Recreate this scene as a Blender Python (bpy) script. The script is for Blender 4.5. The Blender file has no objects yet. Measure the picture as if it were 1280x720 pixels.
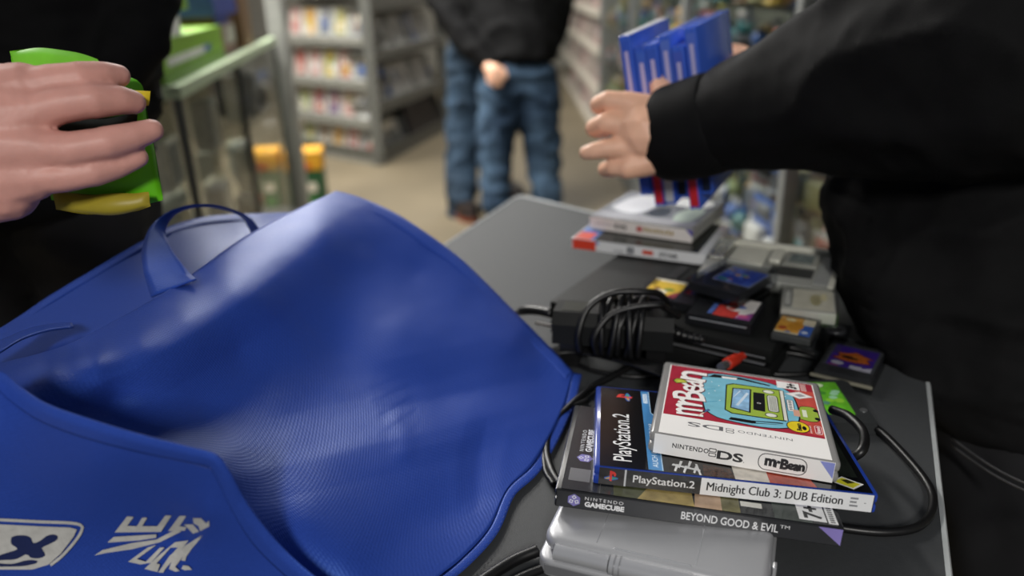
import bpy, bmesh, math, random
import numpy as np
from mathutils import Vector, Matrix, noise as mnoise
SC = bpy.context.scene
COL = SC.collection
random.seed(7)
# ---------------------------------------------------------------- camera
TZ = 0.80                                   # table top height
CZ = TZ + 0.372                             # camera height
FPX = 960.0
PITCH, ROLL = math.radians(22.0), -0.03
_f = np.array([0, math.cos(PITCH), -math.sin(PITCH)])
_u = np.array([0, math.sin(PITCH), math.cos(PITCH)])
_s = np.array([1.0, 0, 0])
CS = math.cos(ROLL) * _s + math.sin(ROLL) * _u
CU = -math.sin(ROLL) * _s + math.cos(ROLL) * _u
ORG = np.array([0, 0, CZ])
cam = bpy.data.cameras.new('camera')
camo = bpy.data.objects.new('camera', cam)
COL.objects.link(camo)
camo.matrix_world = Matrix(((CS[0], CU[0], -_f[0], 0), (CS[1], CU[1], -_f[1], 0), (CS[2], CU[2], -_f[2], CZ), (0, 0, 0, 1)))
cam.sensor_width = 36.0
cam.lens = FPX / 1280 * 36.0
cam.clip_start = 0.02
cam.dof.use_dof = True
cam.dof.focus_distance = 0.56
cam.dof.aperture_fstop = 3.1
SC.camera = camo
# ---------------------------------------------------------------- world and lamps
world = bpy.data.worlds.new('room_ambience')
SC.world = world
world.use_nodes = True
bg = world.node_tree.nodes['Background']
bg.inputs[0].default_value = (0.80, 0.86, 1.0, 1)
bg.inputs[1].default_value = 0.13
def area(name, loc, sx, sy, power, col=(1, 0.97, 0.92), rot=(0, 0, 0)):
    l = bpy.data.lights.new(name, 'AREA')
    l.shape = 'RECTANGLE'; l.size = sx; l.size_y = sy; l.energy = power; l.color = col
    o = bpy.data.objects.new(name, l); COL.objects.link(o)
    o.location = loc; o.rotation_euler = rot
    return o
area('ceiling_lamp', (-1.25, 3.2, 2.95), 0.30, 1.5, 104)
area('ceiling_lamp', (-0.45, 3.9, 2.95), 0.30, 1.5, 48)  # extra lamp, added to brighten the bag's lower lobe
area('ceiling_lamp', (-2.0, 1.8, 2.95), 0.30, 1.5, 34)
area('ceiling_lamp', (0.1, -3.2, 2.95), 0.30, 1.5, 205)
area('ceiling_lamp', (-1.5, 5.6, 2.95), 0.30, 1.5, 80)
area('ceiling_lamp', (0.25, 7.6, 2.95), 0.30, 1.5, 50)
area('ceiling_lamp', (-2.25, 4.4, 2.95), 0.30, 1.5, 92)
SC.view_settings.view_transform = 'Standard'
SC.view_settings.look = 'None'
SC.view_settings.gamma = 1.0
SC.view_settings.use_curve_mapping = False
SC.view_settings.exposure = 0.0
# ---------------------------------------------------------------- helpers: picture to place
def ray(x, y): return _f + (x - 640) / FPX * CS + (360 - y) / FPX * CU
def PD(x, y, d): return ORG + d * ray(x, y)
def PZ(x, y, z):
    v = ray(x, y); return ORG + (z - CZ) / v[2] * v
def pix(P):
    q = np.asarray(P) - ORG; d = q @ _f
    return 640 + FPX * (q @ CS) / d, 360 - FPX * (q @ CU) / d
def z_at(x, y, py):                          # height above (x, y) that shows at picture row py
    lo, hi = -1.0, 4.0
    for _ in range(50):
        m = (lo + hi) / 2
        if pix((x, y, m))[1] > py: lo = m
        else: hi = m
    return (lo + hi) / 2
# ---------------------------------------------------------------- helpers: materials
def lin(c):
    if isinstance(c, str):
        c = [int(c[i:i + 2], 16) / 255 for i in (0, 2, 4)]
    return tuple((v / 12.92 if v <= .04045 else ((v + .055) / 1.055) ** 2.4) for v in c)
_mats = {}
def M(col, rough=.5, metal=0.0, var=.10, nscale=30, bump=0.0, bscale=300, clear=0.0, coat=0.0, spec=.5, sheen=0.0, ior=1.45, sss=0.0):
    key = (col, rough, metal, var, nscale, bump, bscale, clear, coat, spec, sheen, sss)
    if key in _mats: return _mats[key]
    m = bpy.data.materials.new('material_' + str(col)); m.use_nodes = True
    nt = m.node_tree; b = nt.nodes['Principled BSDF']
    c = lin(col)
    tc = nt.nodes.new('ShaderNodeTexCoord')
    n = nt.nodes.new('ShaderNodeTexNoise'); n.inputs['Scale'].default_value = nscale; n.inputs['Detail'].default_value = 4
    nt.links.new(tc.outputs['Object'], n.inputs['Vector'])
    r = nt.nodes.new('ShaderNodeValToRGB')
    r.color_ramp.elements[0].position = .3; r.color_ramp.elements[1].position = .7
    r.color_ramp.elements[0].color = tuple(v * (1 - var) for v in c) + (1,)
    r.color_ramp.elements[1].color = tuple(min(1, v * (1 + var)) for v in c) + (1,)
    nt.links.new(n.outputs['Fac'], r.inputs['Fac'])
    nt.links.new(r.outputs['Color'], b.inputs['Base Color'])
    b.inputs['Roughness'].default_value = rough; b.inputs['Metallic'].default_value = metal
    b.inputs['Specular IOR Level'].default_value = spec; b.inputs['IOR'].default_value = ior
    b.inputs['Coat Weight'].default_value = coat; b.inputs['Coat Roughness'].default_value = .08
    b.inputs['Transmission Weight'].default_value = clear
    b.inputs['Sheen Weight'].default_value = sheen
    if sss: b.inputs['Subsurface Weight'].default_value = sss; b.inputs['Subsurface Radius'].default_value = (.008, .003, .0015); b.inputs['Subsurface Scale'].default_value = 1.0
    if bump:
        n2 = nt.nodes.new('ShaderNodeTexNoise'); n2.inputs['Scale'].default_value = bscale; n2.inputs['Detail'].default_value = 6
        nt.links.new(tc.outputs['Object'], n2.inputs['Vector'])
        bp = nt.nodes.new('ShaderNodeBump'); bp.inputs['Strength'].default_value = bump; bp.inputs['Distance'].default_value = .002
        nt.links.new(n2.outputs['Fac'], bp.inputs['Height']); nt.links.new(bp.outputs['Normal'], b.inputs['Normal'])
    _mats[key] = m
    return m
def glass_mat(name, tint='ffffff', rough=.02, mix=.12):
    """clear sheet: mostly see-through with a mirror-like film (thin, so no refraction)"""
    key = ('glass', tint, rough, mix)
    if key in _mats: return _mats[key]
    m = bpy.data.materials.new(name); m.use_nodes = True; nt = m.node_tree; nt.nodes.clear()
    out = nt.nodes.new('ShaderNodeOutputMaterial'); t = nt.nodes.new('ShaderNodeBsdfTransparent'); g = nt.nodes.new('ShaderNodeBsdfGlossy')
    t.inputs[0].default_value = tuple(.78 + .22 * v for v in lin(tint)) + (1,); g.inputs['Roughness'].default_value = rough
    fr = nt.nodes.new('ShaderNodeLayerWeight'); fr.inputs[0].default_value = .25
    n = nt.nodes.new('ShaderNodeTexNoise'); n.inputs['Scale'].default_value = 12
    ad = nt.nodes.new('ShaderNodeMath'); ad.operation = 'MULTIPLY_ADD'; ad.inputs[1].default_value = .38; ad.inputs[2].default_value = mix * .4
    sq = nt.nodes.new('ShaderNodeMath'); sq.operation = 'POWER'; sq.inputs[1].default_value = 2.0
    nt.links.new(fr.outputs['Facing'], sq.inputs[0]); nt.links.new(sq.outputs[0], ad.inputs[0])
    mx = nt.nodes.new('ShaderNodeMixShader')
    nt.links.new(ad.outputs[0], mx.inputs[0]); nt.links.new(t.outputs[0], mx.inputs[1]); nt.links.new(g.outputs[0], mx.inputs[2]); nt.links.new(mx.outputs[0], out.inputs[0])
    _mats[key] = m
    return m
# ---------------------------------------------------------------- helpers: objects
def thing(name, label, cat, loc=(0, 0, 0), rot=None, group=None):
    o = bpy.data.objects.new(name, None); COL.objects.link(o)
    o.empty_display_size = .02
    o.matrix_world = Matrix.Translation(Vector(loc)) @ (rot.to_4x4() if rot is not None else Matrix())
    o['label'] = label; o['category'] = cat
    if group: o['group'] = group
    return o
def tag(o, label, cat, group=None):
    o['label'] = label; o['category'] = cat
    if group: o['group'] = group
    return o
def structure(o):
    o['kind'] = 'structure'; return o
def root_of(o):
    while o.parent: o = o.parent
    return o
def link(name, me, mats, parent=None, smooth=False, local=False, loc=None):
    if not isinstance(mats, (list, tuple)): mats = [mats]
    for m in mats: me.materials.append(m)
    if smooth:
        me.polygons.foreach_set('use_smooth', [True] * len(me.polygons))
    o = bpy.data.objects.new(name, me); COL.objects.link(o)
    if parent is not None:
        o.parent = parent
        if not local:                        # vertices were given in the place's own coordinates
            me.transform(world_of(parent).inverted())
    elif loc is not None:                    # put a lone mesh's origin at its base
        me.transform(Matrix.Translation(-Vector(loc))); o.location = loc
    return o
def world_of(o):
    m = o.matrix_basis.copy()
    p = o.parent
    while p: m = p.matrix_basis @ m; p = p.parent
    return m
class MB:
    def __init__(s): s.v = []; s.f = []; s.mi = []; s.uv = None
    def add(s, verts, faces, mi=0):
        b = len(s.v); s.v += [tuple(v) for v in verts]
        s.f += [tuple(i + b for i in f) for f in faces]; s.mi += [mi] * len(faces)
    def box(s, x0, x1, y0, y1, z0, z1, mi=0, T=None):
        v = [(x, y, z) for z in (z0, z1) for y in (y0, y1) for x in (x0, x1)]
        if T is not None: v = [tuple(T @ Vector(p)) for p in v]
        s.add(v, [(0, 2, 3, 1), (4, 5, 7, 6), (0, 1, 5, 4), (2, 6, 7, 3), (0, 4, 6, 2), (1, 3, 7, 5)], mi)
    def rbox(s, x0, x1, y0, y1, z0, z1, bev=.002, seg=2, mi=0, T=None):
        bm = bmesh.new(); bmesh.ops.create_cube(bm, size=1)
        for v in bm.verts: v.co = Vector(((x0 + x1) / 2 + v.co.x * (x1 - x0), (y0 + y1) / 2 + v.co.y * (y1 - y0), (z0 + z1) / 2 + v.co.z * (z1 - z0)))
        bmesh.ops.bevel(bm, geom=bm.edges[:], offset=bev, segments=seg, profile=.5, affect='EDGES')
        bm.verts.index_update()
        v = [tuple(T @ p.co) if T is not None else tuple(p.co) for p in bm.verts]
        s.add(v, [tuple(q.index for q in f.verts) for f in bm.faces], mi); bm.free()
    def prism(s, pts, z0, z1, mi=0, T=None, top_inset=0):
        n = len(pts)
        c = np.mean(np.array(pts), axis=0)
        tp = [tuple(np.array(p) + (c - np.array(p)) * top_inset) for p in pts]
        v = [(p[0], p[1], z0) for p in pts] + [(p[0], p[1], z1) for p in tp]
        if T is not None: v = [tuple(T @ Vector(p)) for p in v]
        s.add(v, [tuple(range(n))[::-1], tuple(range(n, 2 * n))] + [(i, (i + 1) % n, n + (i + 1) % n, n + i) for i in range(n)], mi)
    def tube(s, path, r, seg=8, mi=0, flat=1.0, caps=True):
        path = [Vector(p) for p in path]; n = len(path)
        rs = r if isinstance(r, (list, tuple, np.ndarray)) else [r] * n
        up = Vector((0.013, 0.02, 1)); rings = []
        for i, p in enumerate(path):
            t = (path[min(i + 1, n - 1)] - path[max(i - 1, 0)])
            if t.length < 1e-9: t = Vector((1, 0, 0))
            t.normalize()
            a = up - t * up.dot(t)
            if a.length < .05: a = Vector((1, 0, 0)) - t * t.x
            a.normalize(); up = a if i else a
            b = t.cross(a)
            rings.append([p + (a * math.sin(2 * math.pi * k / seg) * flat + b * math.cos(2 * math.pi * k / seg)) * rs[i] for k in range(seg)])
        v = [q for R in rings for q in R]; f = []
        for i in range(n - 1):
            for k in range(seg):
                f.append((i * seg + k, i * seg + (k + 1) % seg, (i + 1) * seg + (k + 1) % seg, (i + 1) * seg + k))
        if caps: f += [tuple(range(seg))[::-1], tuple(range((n - 1) * seg, n * seg))]
        s.add(v, f, mi)
    def cyl(s, c, ax, r, h, seg=16, mi=0, r2=None):
        c = Vector(c); ax = Vector(ax).normalized()
        s.tube([c, c + ax * h], [r, r if r2 is None else r2], seg, mi)
    def mesh(s, name='mesh'):
        me = bpy.data.meshes.new(name); me.from_pydata(s.v, [], s.f)
        me.polygons.foreach_set('material_index', s.mi); me.update()
        return me
    def obj(s, name, mats, parent=None, smooth=False, local=False, loc=None):
        return link(name, s.mesh(name), mats, parent, smooth, local, loc)
def sharp(o, ang=35):
    """smooth shading that keeps the hard edges"""
    me = o.data
    me.polygons.foreach_set('use_smooth', [True] * len(me.polygons))
    bm = bmesh.new(); bm.from_mesh(me)
    for e in bm.edges:
        if len(e.link_faces) == 2 and e.calc_face_angle(0) > math.radians(ang): e.smooth = False
    bm.to_mesh(me); bm.free()
    return o
def crom(pts, n):
    """Catmull-Rom through pts, resampled to n evenly spaced points"""
    P = np.array(pts, float)
    if len(P) == 2:
        t = np.linspace(0, 1, n)[:, None]; return P[0] * (1 - t) + P[1] * t
    E = np.vstack([2 * P[0] - P[1], P, 2 * P[-1] - P[-2]]); out = []
    for i in range(len(P) - 1):
        p0, p1, p2, p3 = E[i:i + 4]
        t = np.linspace(0, 1, 16, endpoint=False)[:, None]
        out.append(.5 * (2 * p1 + (p2 - p0) * t + (2 * p0 - 5 * p1 + 4 * p2 - p3) * t ** 2 + (-p0 + 3 * p1 - 3 * p2 + p3) * t ** 3))
    D = np.vstack(out + [P[-1:]])
    L = np.r_[0, np.cumsum(np.linalg.norm(np.diff(D, axis=0), axis=1))]
    s = np.linspace(0, L[-1], n)
    return np.stack([np.interp(s, L, D[:, k]) for k in range(D.shape[1])], 1)
def poly_line(pts, n):
    P = np.array(pts, float)
    L = np.r_[0, np.cumsum(np.linalg.norm(np.diff(P, axis=0), axis=1))]
    s = np.linspace(0, L[-1], n)
    return np.stack([np.interp(s, L, P[:, k]) for k in range(P.shape[1])], 1)
class Depth:
    """smooth surface of inverse depth through (column, row, depth) samples; planes stay planes"""
    def __init__(s, pts, smooth=0.0):
        s.folds = []; A = np.array(pts, float); s.c = A[:, :2] / 500; w = 1 / A[:, 2]; n = len(A)
        K = s.k(s.c, s.c) + smooth * np.eye(n)
        Pm = np.c_[np.ones(n), s.c]
        S = np.zeros((n + 3, n + 3)); S[:n, :n] = K; S[:n, n:] = Pm; S[n:, :n] = Pm.T
        s.w = np.linalg.solve(S, np.r_[w, 0, 0, 0])
    @staticmethod
    def k(a, b):
        r2 = ((a[:, None] - b[None]) ** 2).sum(-1)
        return .5 * r2 * np.log(np.maximum(r2, 1e-12))
    def fold(s, line, amp, w_left, w_right):
        """a crisp crease along a line: a tent of height amp falling to nothing on either side, fading at the ends"""
        s.folds.append((crom(line, 60) if len(line) > 2 else poly_line(line, 60), amp, w_left, w_right))
    def __call__(s, xy):
        q0 = np.atleast_2d(np.array(xy, float)); q = q0 / 500
        d = 1 / (s.k(q, s.c) @ s.w[:-3] + np.c_[np.ones(len(q)), q] @ s.w[-3:])
        for L, amp, wl, wr in s.folds:
            D = q0[:, None] - L[None]; r2 = (D ** 2).sum(-1); i = r2.argmin(1); r = np.sqrt(r2[np.arange(len(q0)), i])
            T = np.gradient(L, axis=0)[i]; v = D[np.arange(len(q0)), i]; sd = T[:, 0] * v[:, 1] - T[:, 1] * v[:, 0]
            wd = np.where(sd > 0, wr, wl); t = i / 59.0; fade = np.clip(np.minimum(t, 1 - t) * 5 + .05, 0, 1)
            d = d - amp * np.clip(1 - r / wd, 0, 1) * fade
        return d
    def world(s, xy, off=0.0):
        q = np.atleast_2d(np.array(xy, float)); d = s(q)
        R = _f[None] + ((q[:, 0] - 640) / FPX)[:, None] * CS[None] + ((360 - q[:, 1]) / FPX)[:, None] * CU[None]
        return ORG[None] + (d - off)[:, None] * R
def grid_mesh(P, name='sheet'):
    """P: rows x cols x 3 points -> mesh with a metric UV map"""
    m, n, _ = P.shape
    f = [(i * n + j, i * n + j + 1, (i + 1) * n + j + 1, (i + 1) * n + j) for i in range(m - 1) for j in range(n - 1)]
    me = bpy.data.meshes.new(name); me.from_pydata([tuple(p) for p in P.reshape(-1, 3)], [], f)
    lu = np.r_[0, np.cumsum(np.linalg.norm(np.diff(P[m // 2], axis=0), axis=1))]
    lv = np.r_[0, np.cumsum(np.linalg.norm(np.diff(P[:, n // 2], axis=0), axis=1))]
    uv = me.uv_layers.new(name='UVMap')
    idx = np.array([v for q in f for v in q])
    co = np.stack([lu[idx % n], lv[idx // n]], 1).astype(np.float32)
    uv.data.foreach_set('uv', co.ravel())
    me.update()
    return me
def coons(T, B, L, R):
    n, m = len(T), len(L); u = np.linspace(0, 1, n)[None, :, None]; v = np.linspace(0, 1, m)[:, None, None]
    return (1 - v) * T[None] + v * B[None] + (1 - u) * L[:, None] + u * R[:, None] - ((1 - u) * (1 - v) * T[0] + u * (1 - v) * T[-1] + (1 - u) * v * B[0] + u * v * B[-1])
def ev_mesh(o):
    dg = bpy.context.evaluated_depsgraph_get()
    return bpy.data.meshes.new_from_object(o.evaluated_get(dg))
_ico = {}
def ico(sub):
    if sub not in _ico:
        bm = bmesh.new(); bmesh.ops.create_icosphere(bm, subdivisions=sub, radius=1)
        _ico[sub] = (np.array([v.co for v in bm.verts]), [tuple(v.index for v in f.verts) for f in bm.faces]); bm.free()
    return _ico[sub]
def organic(chains, voxel, smooth=6, sub=2, factor=.5):
    """one continuous skin: rows of overlapping balls along each chain, fused and smoothed.
    chain = [(position, radius or (rx, ry, rz)), ...]"""
    V, Fc = ico(sub); vs = []; fs = []; b = 0
    for ch in chains:
        pts = [(np.array(p, float), np.array([r] * 3 if np.isscalar(r) else r, float)) for p, r in ch]
        seq = [pts[0]]
        for (p, r), (q, s) in zip(pts, pts[1:]):
            L = np.linalg.norm(q - p); k = max(1, int(L / (.35 * min(r.min(), s.min())) + .5)); k = min(k, 40)
            for i in range(1, k + 1):
                t = i / k; seq.append((p + (q - p) * t, r + (s - r) * t))
        for p, r in seq:
            vs.append(V * r + p); fs += [(x + b, y + b, z + b) for x, y, z in Fc]; b += len(V)
    me = bpy.data.meshes.new('tmp'); me.from_pydata(np.vstack(vs).tolist(), [], fs)
    o = bpy.data.objects.new('tmp', me); COL.objects.link(o)
    r = o.modifiers.new('r', 'REMESH'); r.mode = 'VOXEL'; r.voxel_size = voxel; r.use_smooth_shade = True
    s = o.modifiers.new('s', 'SMOOTH'); s.factor = factor; s.iterations = smooth
    bpy.context.view_layer.update()
    out = ev_mesh(o)
    bpy.data.objects.remove(o); bpy.data.meshes.remove(me)
    return out
def displace(me, fn):
    """move vertices along their normals by fn(point)"""
    n = len(me.vertices); co = np.empty(n * 3); no = np.empty(n * 3)
    me.vertices.foreach_get('co', co)
    no = np.array([v.normal[:] for v in me.vertices]).ravel()
    co = co.reshape(-1, 3); no = no.reshape(-1, 3)
    d = np.array([fn(Vector(p)) for p in co])
    me.vertices.foreach_set('co', (co + no * d[:, None]).ravel()); me.update()
    return me
def fit_rect(fl, fr, br, bl, z):
    """pose of a flat rectangle at height z from where its corners show: (centre, yaw, width, depth)"""
    W = [PZ(*q, z) if np.isscalar(z) else PZ(*q, zz) for q, zz in zip((fl, fr, br, bl), [z] * 4)]
    W = np.array(W)[:, :2]; c = W.mean(0)
    ax = (W[1] - W[0] + W[2] - W[3]); ay = (W[3] - W[0] + W[2] - W[1])
    a1 = math.atan2(ax[1], ax[0]); a2 = math.atan2(-ay[0], ay[1])
    yaw = (a1 + a2) / 2
    return c, yaw, np.linalg.norm(ax) / 2, np.linalg.norm(ay) / 2
# ---------------------------------------------------------------- helpers: flat print
def text_polys(s, size, bold=0.0, shear=0.0, spacing=1.0):
    cu = bpy.data.curves.new('t', 'FONT'); cu.body = s; cu.size = size; cu.offset = bold; cu.shear = shear; cu.space_character = spacing
    cu.resolution_u = 3
    o = bpy.data.objects.new('t', cu); COL.objects.link(o)
    bpy.context.view_layer.update()
    me = ev_mesh(o)
    v = np.array([p.co[:2] for p in me.vertices]).reshape(-1, 2); f = [tuple(p.vertices) for p in me.polygons]
    bpy.data.objects.remove(o); bpy.data.curves.remove(cu); bpy.data.meshes.remove(me)
    return v, f
class Print:
    """flat ink in a surface's own (u, v) coordinates, layered a hair apart"""
    def __init__(s): s.mb = MB(); s.mats = []; s.boxes = []
    def height(s, pts):
        """just above whatever ink already lies under these points"""
        x0, y0 = min(p[0] for p in pts), min(p[1] for p in pts); x1, y1 = max(p[0] for p in pts), max(p[1] for p in pts)
        k = 1 + max([b[4] for b in s.boxes if b[0] < x1 and b[2] > x0 and b[1] < y1 and b[3] > y0], default=0)
        s.boxes.append((x0, y0, x1, y1, k)); return k * 1.6e-5
    def mi(s, m):
        if m not in s.mats: s.mats.append(m)
        return s.mats.index(m)
    def poly(s, pts, m):
        h = s.height(pts)
        s.mb.add([(p[0], p[1], h) for p in pts], [tuple(range(len(pts)))], s.mi(m))
    def rect(s, u0, v0, u1, v1, m, r=0):
        if r <= 0: return s.poly([(u0, v0), (u1, v0), (u1, v1), (u0, v1)], m)
        P = []
        for cx, cy, a0 in ((u1 - r, v0 + r, -90), (u1 - r, v1 - r, 0), (u0 + r, v1 - r, 90), (u0 + r, v0 + r, 180)):
            for k in range(6):
                a = math.radians(a0 + 18 * k); P.append((cx + r * math.cos(a), cy + r * math.sin(a)))
        s.poly(P, m)
    def oval(s, u, v, a, b, m, n=18, rot=0):
        c, q = math.cos(rot), math.sin(rot)
        s.poly([(u + a * math.cos(t) * c - b * math.sin(t) * q, v + a * math.cos(t) * q + b * math.sin(t) * c) for t in [2 * math.pi * k / n for k in range(n)]], m)
    def text(s, body, u, v, size, m, rot=0.0, bold=0.0, fit=None, tall=1.0, spacing=1.0, shear=0.0, warp=None):
        """baseline start at (u, v); rot in degrees; fit = wanted length; tall stretches letter height"""
        P, f = text_polys(body, size, bold, shear, spacing)
        if not len(P): return
        P = P.copy(); P[:, 0] -= P[:, 0].min()
        if fit: P[:, 0] *= fit / max(1e-9, P[:, 0].max())
        P[:, 1] *= tall
        if warp: P = np.array([warp(*p) for p in P])
        a = math.radians(rot); c, q = math.cos(a), math.sin(a)
        W = [(u + x * c - y * q, v + x * q + y * c) for x, y in P]; h = s.height(W)
        s.mb.add([(x, y, h) for x, y in W], f, s.mi(m))
    def glyph(s, ch, u0, v0, u1, v1, m, bold=0.0, tilt=0.0):
        """one letter filling a box, reading upwards in v (its top towards -u)"""
        P, f = text_polys(ch, 1.0, bold)
        lo = P.min(0); hi = P.max(0); Q = (P - lo) / (hi - lo) - .5
        a = math.radians(tilt); c, q = math.cos(a), math.sin(a)
        Q = np.stack([Q[:, 0] * c - Q[:, 1] * q, Q[:, 0] * q + Q[:, 1] * c], 1)
        W = [((u0 + u1) / 2 - y * (u1 - u0), (v0 + v1) / 2 + x * (v1 - v0)) for x, y in Q]; h = s.height(W)
        s.mb.add([(x, y, h) for x, y in W], f, s.mi(m))
    def obj(s, name, parent, T):
        me = s.mb.mesh(name); me.transform(T)
        return link(name, me, s.mats, parent, local=True)
# ================================================================ the room
def slab(name, x0, x1, y0, y1, z0, z1, m):
    mb = MB(); mb.box(x0, x1, y0, y1, z0, z1); return structure(mb.obj(name, m))
slab('floor', -4.2, 2.2, -1.2, 11.2, -.1, 0, M('6f6552', .45, var=.14, nscale=1.6))
slab('wall_back', -4.2, 2.2, 11.0, 11.2, 0, 3.1, M('8d8a80', .8))
slab('wall_left', -4.2, -4.0, -1.2, 11.0, 0, 3.1, M('8a867c', .8))
slab('wall_right', 2.0, 2.2, -1.2, 11.0, 0, 3.1, M('77746c', .8))
# ================================================================ the table
TC = PZ(648, 243, TZ); TR = PZ(1171, 540, TZ); TE = PZ(764, 270, TZ)
lf = PZ(565, 299, TZ) - TC; lf /= np.linalg.norm(lf)
ff = TE - TC; ff /= np.linalg.norm(ff)
rf = PZ(1192, 720, TZ) - TR; rf /= np.linalg.norm(rf)
def meet(p, a, q, b):
    t = np.linalg.solve(np.array([[a[0], -b[0]], [a[1], -b[1]]]), (q - p)[:2]); return p + a * t[0]
FR_ = meet(TC, ff, TR, rf)                    # far right corner, behind the man's sleeve
NR = TR + rf * .75; NL = TC + lf * 1.62
outline = [NL, NR, FR_, TC]
table = thing('table', 'dark grey shop table with a pale edge, under the blue bag and the games', 'table', (float(np.mean([p[0] for p in outline])), float(np.mean([p[1] for p in outline])), 0))
def rounded(poly, r, n=5):
    P = [np.array(p[:2]) for p in poly]; out = []
    for i, p in enumerate(P):
        a = P[i - 1] - p; b = P[(i + 1) % len(P)] - p
        a /= np.linalg.norm(a); b /= np.linalg.norm(b)
        for k in range(n + 1):
            t = k / n; out.append(tuple((1 - t) ** 2 * (p + a * r) + 2 * t * (1 - t) * p + t * t * (p + b * r)))
    return out
def inset(poly, d):
    c = np.mean(np.array(poly), axis=0)
    return [tuple(np.array(p) + (c - np.array(p)) / np.linalg.norm(c - np.array(p)) * d) for p in poly]
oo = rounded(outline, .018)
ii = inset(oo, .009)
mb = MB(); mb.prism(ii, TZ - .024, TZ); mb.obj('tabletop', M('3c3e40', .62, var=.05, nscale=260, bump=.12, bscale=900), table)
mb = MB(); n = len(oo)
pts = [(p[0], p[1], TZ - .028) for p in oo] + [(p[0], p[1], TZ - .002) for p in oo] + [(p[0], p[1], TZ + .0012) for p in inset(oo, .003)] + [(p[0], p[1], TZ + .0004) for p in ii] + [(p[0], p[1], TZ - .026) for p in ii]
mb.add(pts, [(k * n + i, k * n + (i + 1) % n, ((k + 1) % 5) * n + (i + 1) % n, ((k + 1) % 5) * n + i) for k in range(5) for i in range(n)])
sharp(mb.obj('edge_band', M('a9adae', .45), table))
for p in inset([q[:2] for q in outline], .16):
    mb = MB(); mb.rbox(p[0] - .02, p[0] + .02, p[1] - .02, p[1] + .02, 0, TZ - .028, .003); mb.obj('leg', M('3a3c3e', .5), table)
# ================================================================ stack of three games in front
S_L, S_D, S_T = .190, .135, .0145
black_pl = M('17181a', .32, var=.05); grey_pl = M('3b3c3f', .35); white_p = M('f0f0f0', .35, var=.02); black_i = M('141416', .3, var=.06)
Rt = Matrix.Rotation(-.0814, 4, 'X') @ Matrix.Rotation(.078, 4, 'Y')
Ot = Vector((0.0244, 0.4364, CZ - 0.3404))
def stack_pose(x, y, g, z): return Matrix.Translation(Ot) @ Rt @ Matrix.Translation((x, y, z)) @ Matrix.Rotation(g, 4, 'Z')
def at_pose(o, Mx): o.matrix_world = Mx; o.matrix_basis = Mx; return o
TOP = lambda h: Matrix.Translation((0, 0, h))
FRONT = lambda y: Matrix(((1, 0, 0, 0), (0, 0, -1, y), (0, 1, 0, 0), (0, 0, 0, 1)))      # u->x, v->z, out->-y
def keep_case(name, label, L, D, T, shell, sleeve_, pose, clear=True):
    """plastic keep case: two shells meeting at the spine, printed wrap under the film"""
    t = thing(name, label, 'game case'); at_pose(t, pose)
    mb = MB(); mb.rbox(0, L, 0, D, 0, T * .47, .0018, 2); mb.rbox(0, L, 0, D, T * .53, T, .0018, 2); mb.box(.002, L - .002, .0006, D - .002, T * .45, T * .55)
    sharp(mb.obj('shell', shell, t, local=True))
    return t
# --- lowest: dark case with lilac corner
gc = keep_case('game_case', 'dark grey game case with lilac spine corner, lowest of the three-case stack', S_L, S_D, S_T, M('1d1e21', .28), None, stack_pose(0, 0, -.1865, 0))
p = Print()
gcov = M('26282a', .22, var=.35, nscale=60)
p.rect(.004, .001, S_L - .004, S_D - .002, gcov)
p.rect(.004, .001, .030, S_D - .002, M('2b2c30', .25))
p.rect(.030, .001, .0305, S_D - .002, M('55565a', .3))
ol = M('6f6a45', .25, var=.35, nscale=90); oc = M('b09a5c', .25, var=.3, nscale=90); sk = M('c2a284', .25, var=.2, nscale=90)
p.poly([(.040, .001), (.075, .001), (.082, .030), (.060, .045), (.038, .03)], M('4f5335', .25, var=.4, nscale=120))
p.poly([(.056, .001), (.094, .001), (.092, .026), (.070, .034)], oc)
p.poly([(.094, .001), (.112, .001), (.112, .05), (.096, .04)], sk)
p.poly([(.112, .001), (.124, .001), (.124, .05), (.112, .05)], ol)
p.poly([(.125, .010), (.139, .010), (.139, .016), (.125, .016)], M('e4e2da', .3))
p.poly([(.146, .001), (.170, .001), (.170, .05), (.146, .045)], M('3d4541', .25, var=.2, nscale=80))
p.rect(.162, .004, .1795, .026, white_p)
p.text('7+', .1765, .0065, .017, black_i, rot=90, bold=.0006, fit=.0165, tall=.9)
p.rect(.1805, .003, .1865, .026, white_p); [p.rect(.1820, .0045 + .0024 * k, .1850, .0058 + .0024 * k, black_i) for k in range(8)]
ci = M('7f78b8', .3); wt = M('e6e6e8', .3, var=.02)
p.rect(.0075, .013, .0225, .030, M('7a7b7e', .3, metal=.4))
def cube_logo(p, u, v, s, rot=0):
    q = math.cos(rot); w = math.sin(rot)
    R = lambda a, b: (u + (a * q - b * w) * s, v + (a * w + b * q) * s)
    hexa = [R(math.cos(math.radians(a)), math.sin(math.radians(a))) for a in (30, 90, 150, 210, 270, 330)]
    p.poly(hexa, ci)
    for a in (90, 210, 330):                                  # three faces of the open cube
        c = (math.cos(math.radians(a)) * .46, math.sin(math.radians(a)) * .46)
        p.poly([R(c[0] + .36 * math.cos(math.radians(a + b)), c[1] + .36 * math.sin(math.radians(a + b))) for b in (0, 90, 180, 270)], wt)
        p.poly([R(c[0] + .20 * math.cos(math.radians(a + b)), c[1] + .20 * math.sin(math.radians(a + b))) for b in (0, 90, 180, 270)], ci)
cube_logo(p, .0165, .046, .0060, math.pi / 2)
p.text('NINTENDO', .0105 + .004, .056, .0045, wt, rot=90, fit=.034, spacing=1.3)
p.text('GAMECUBE', .0205, .056, .0066, wt, rot=90, bold=.0003, fit=.036)
p.obj('cover_print', gc, TOP(S_T + .0001))
p = Print()
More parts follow.
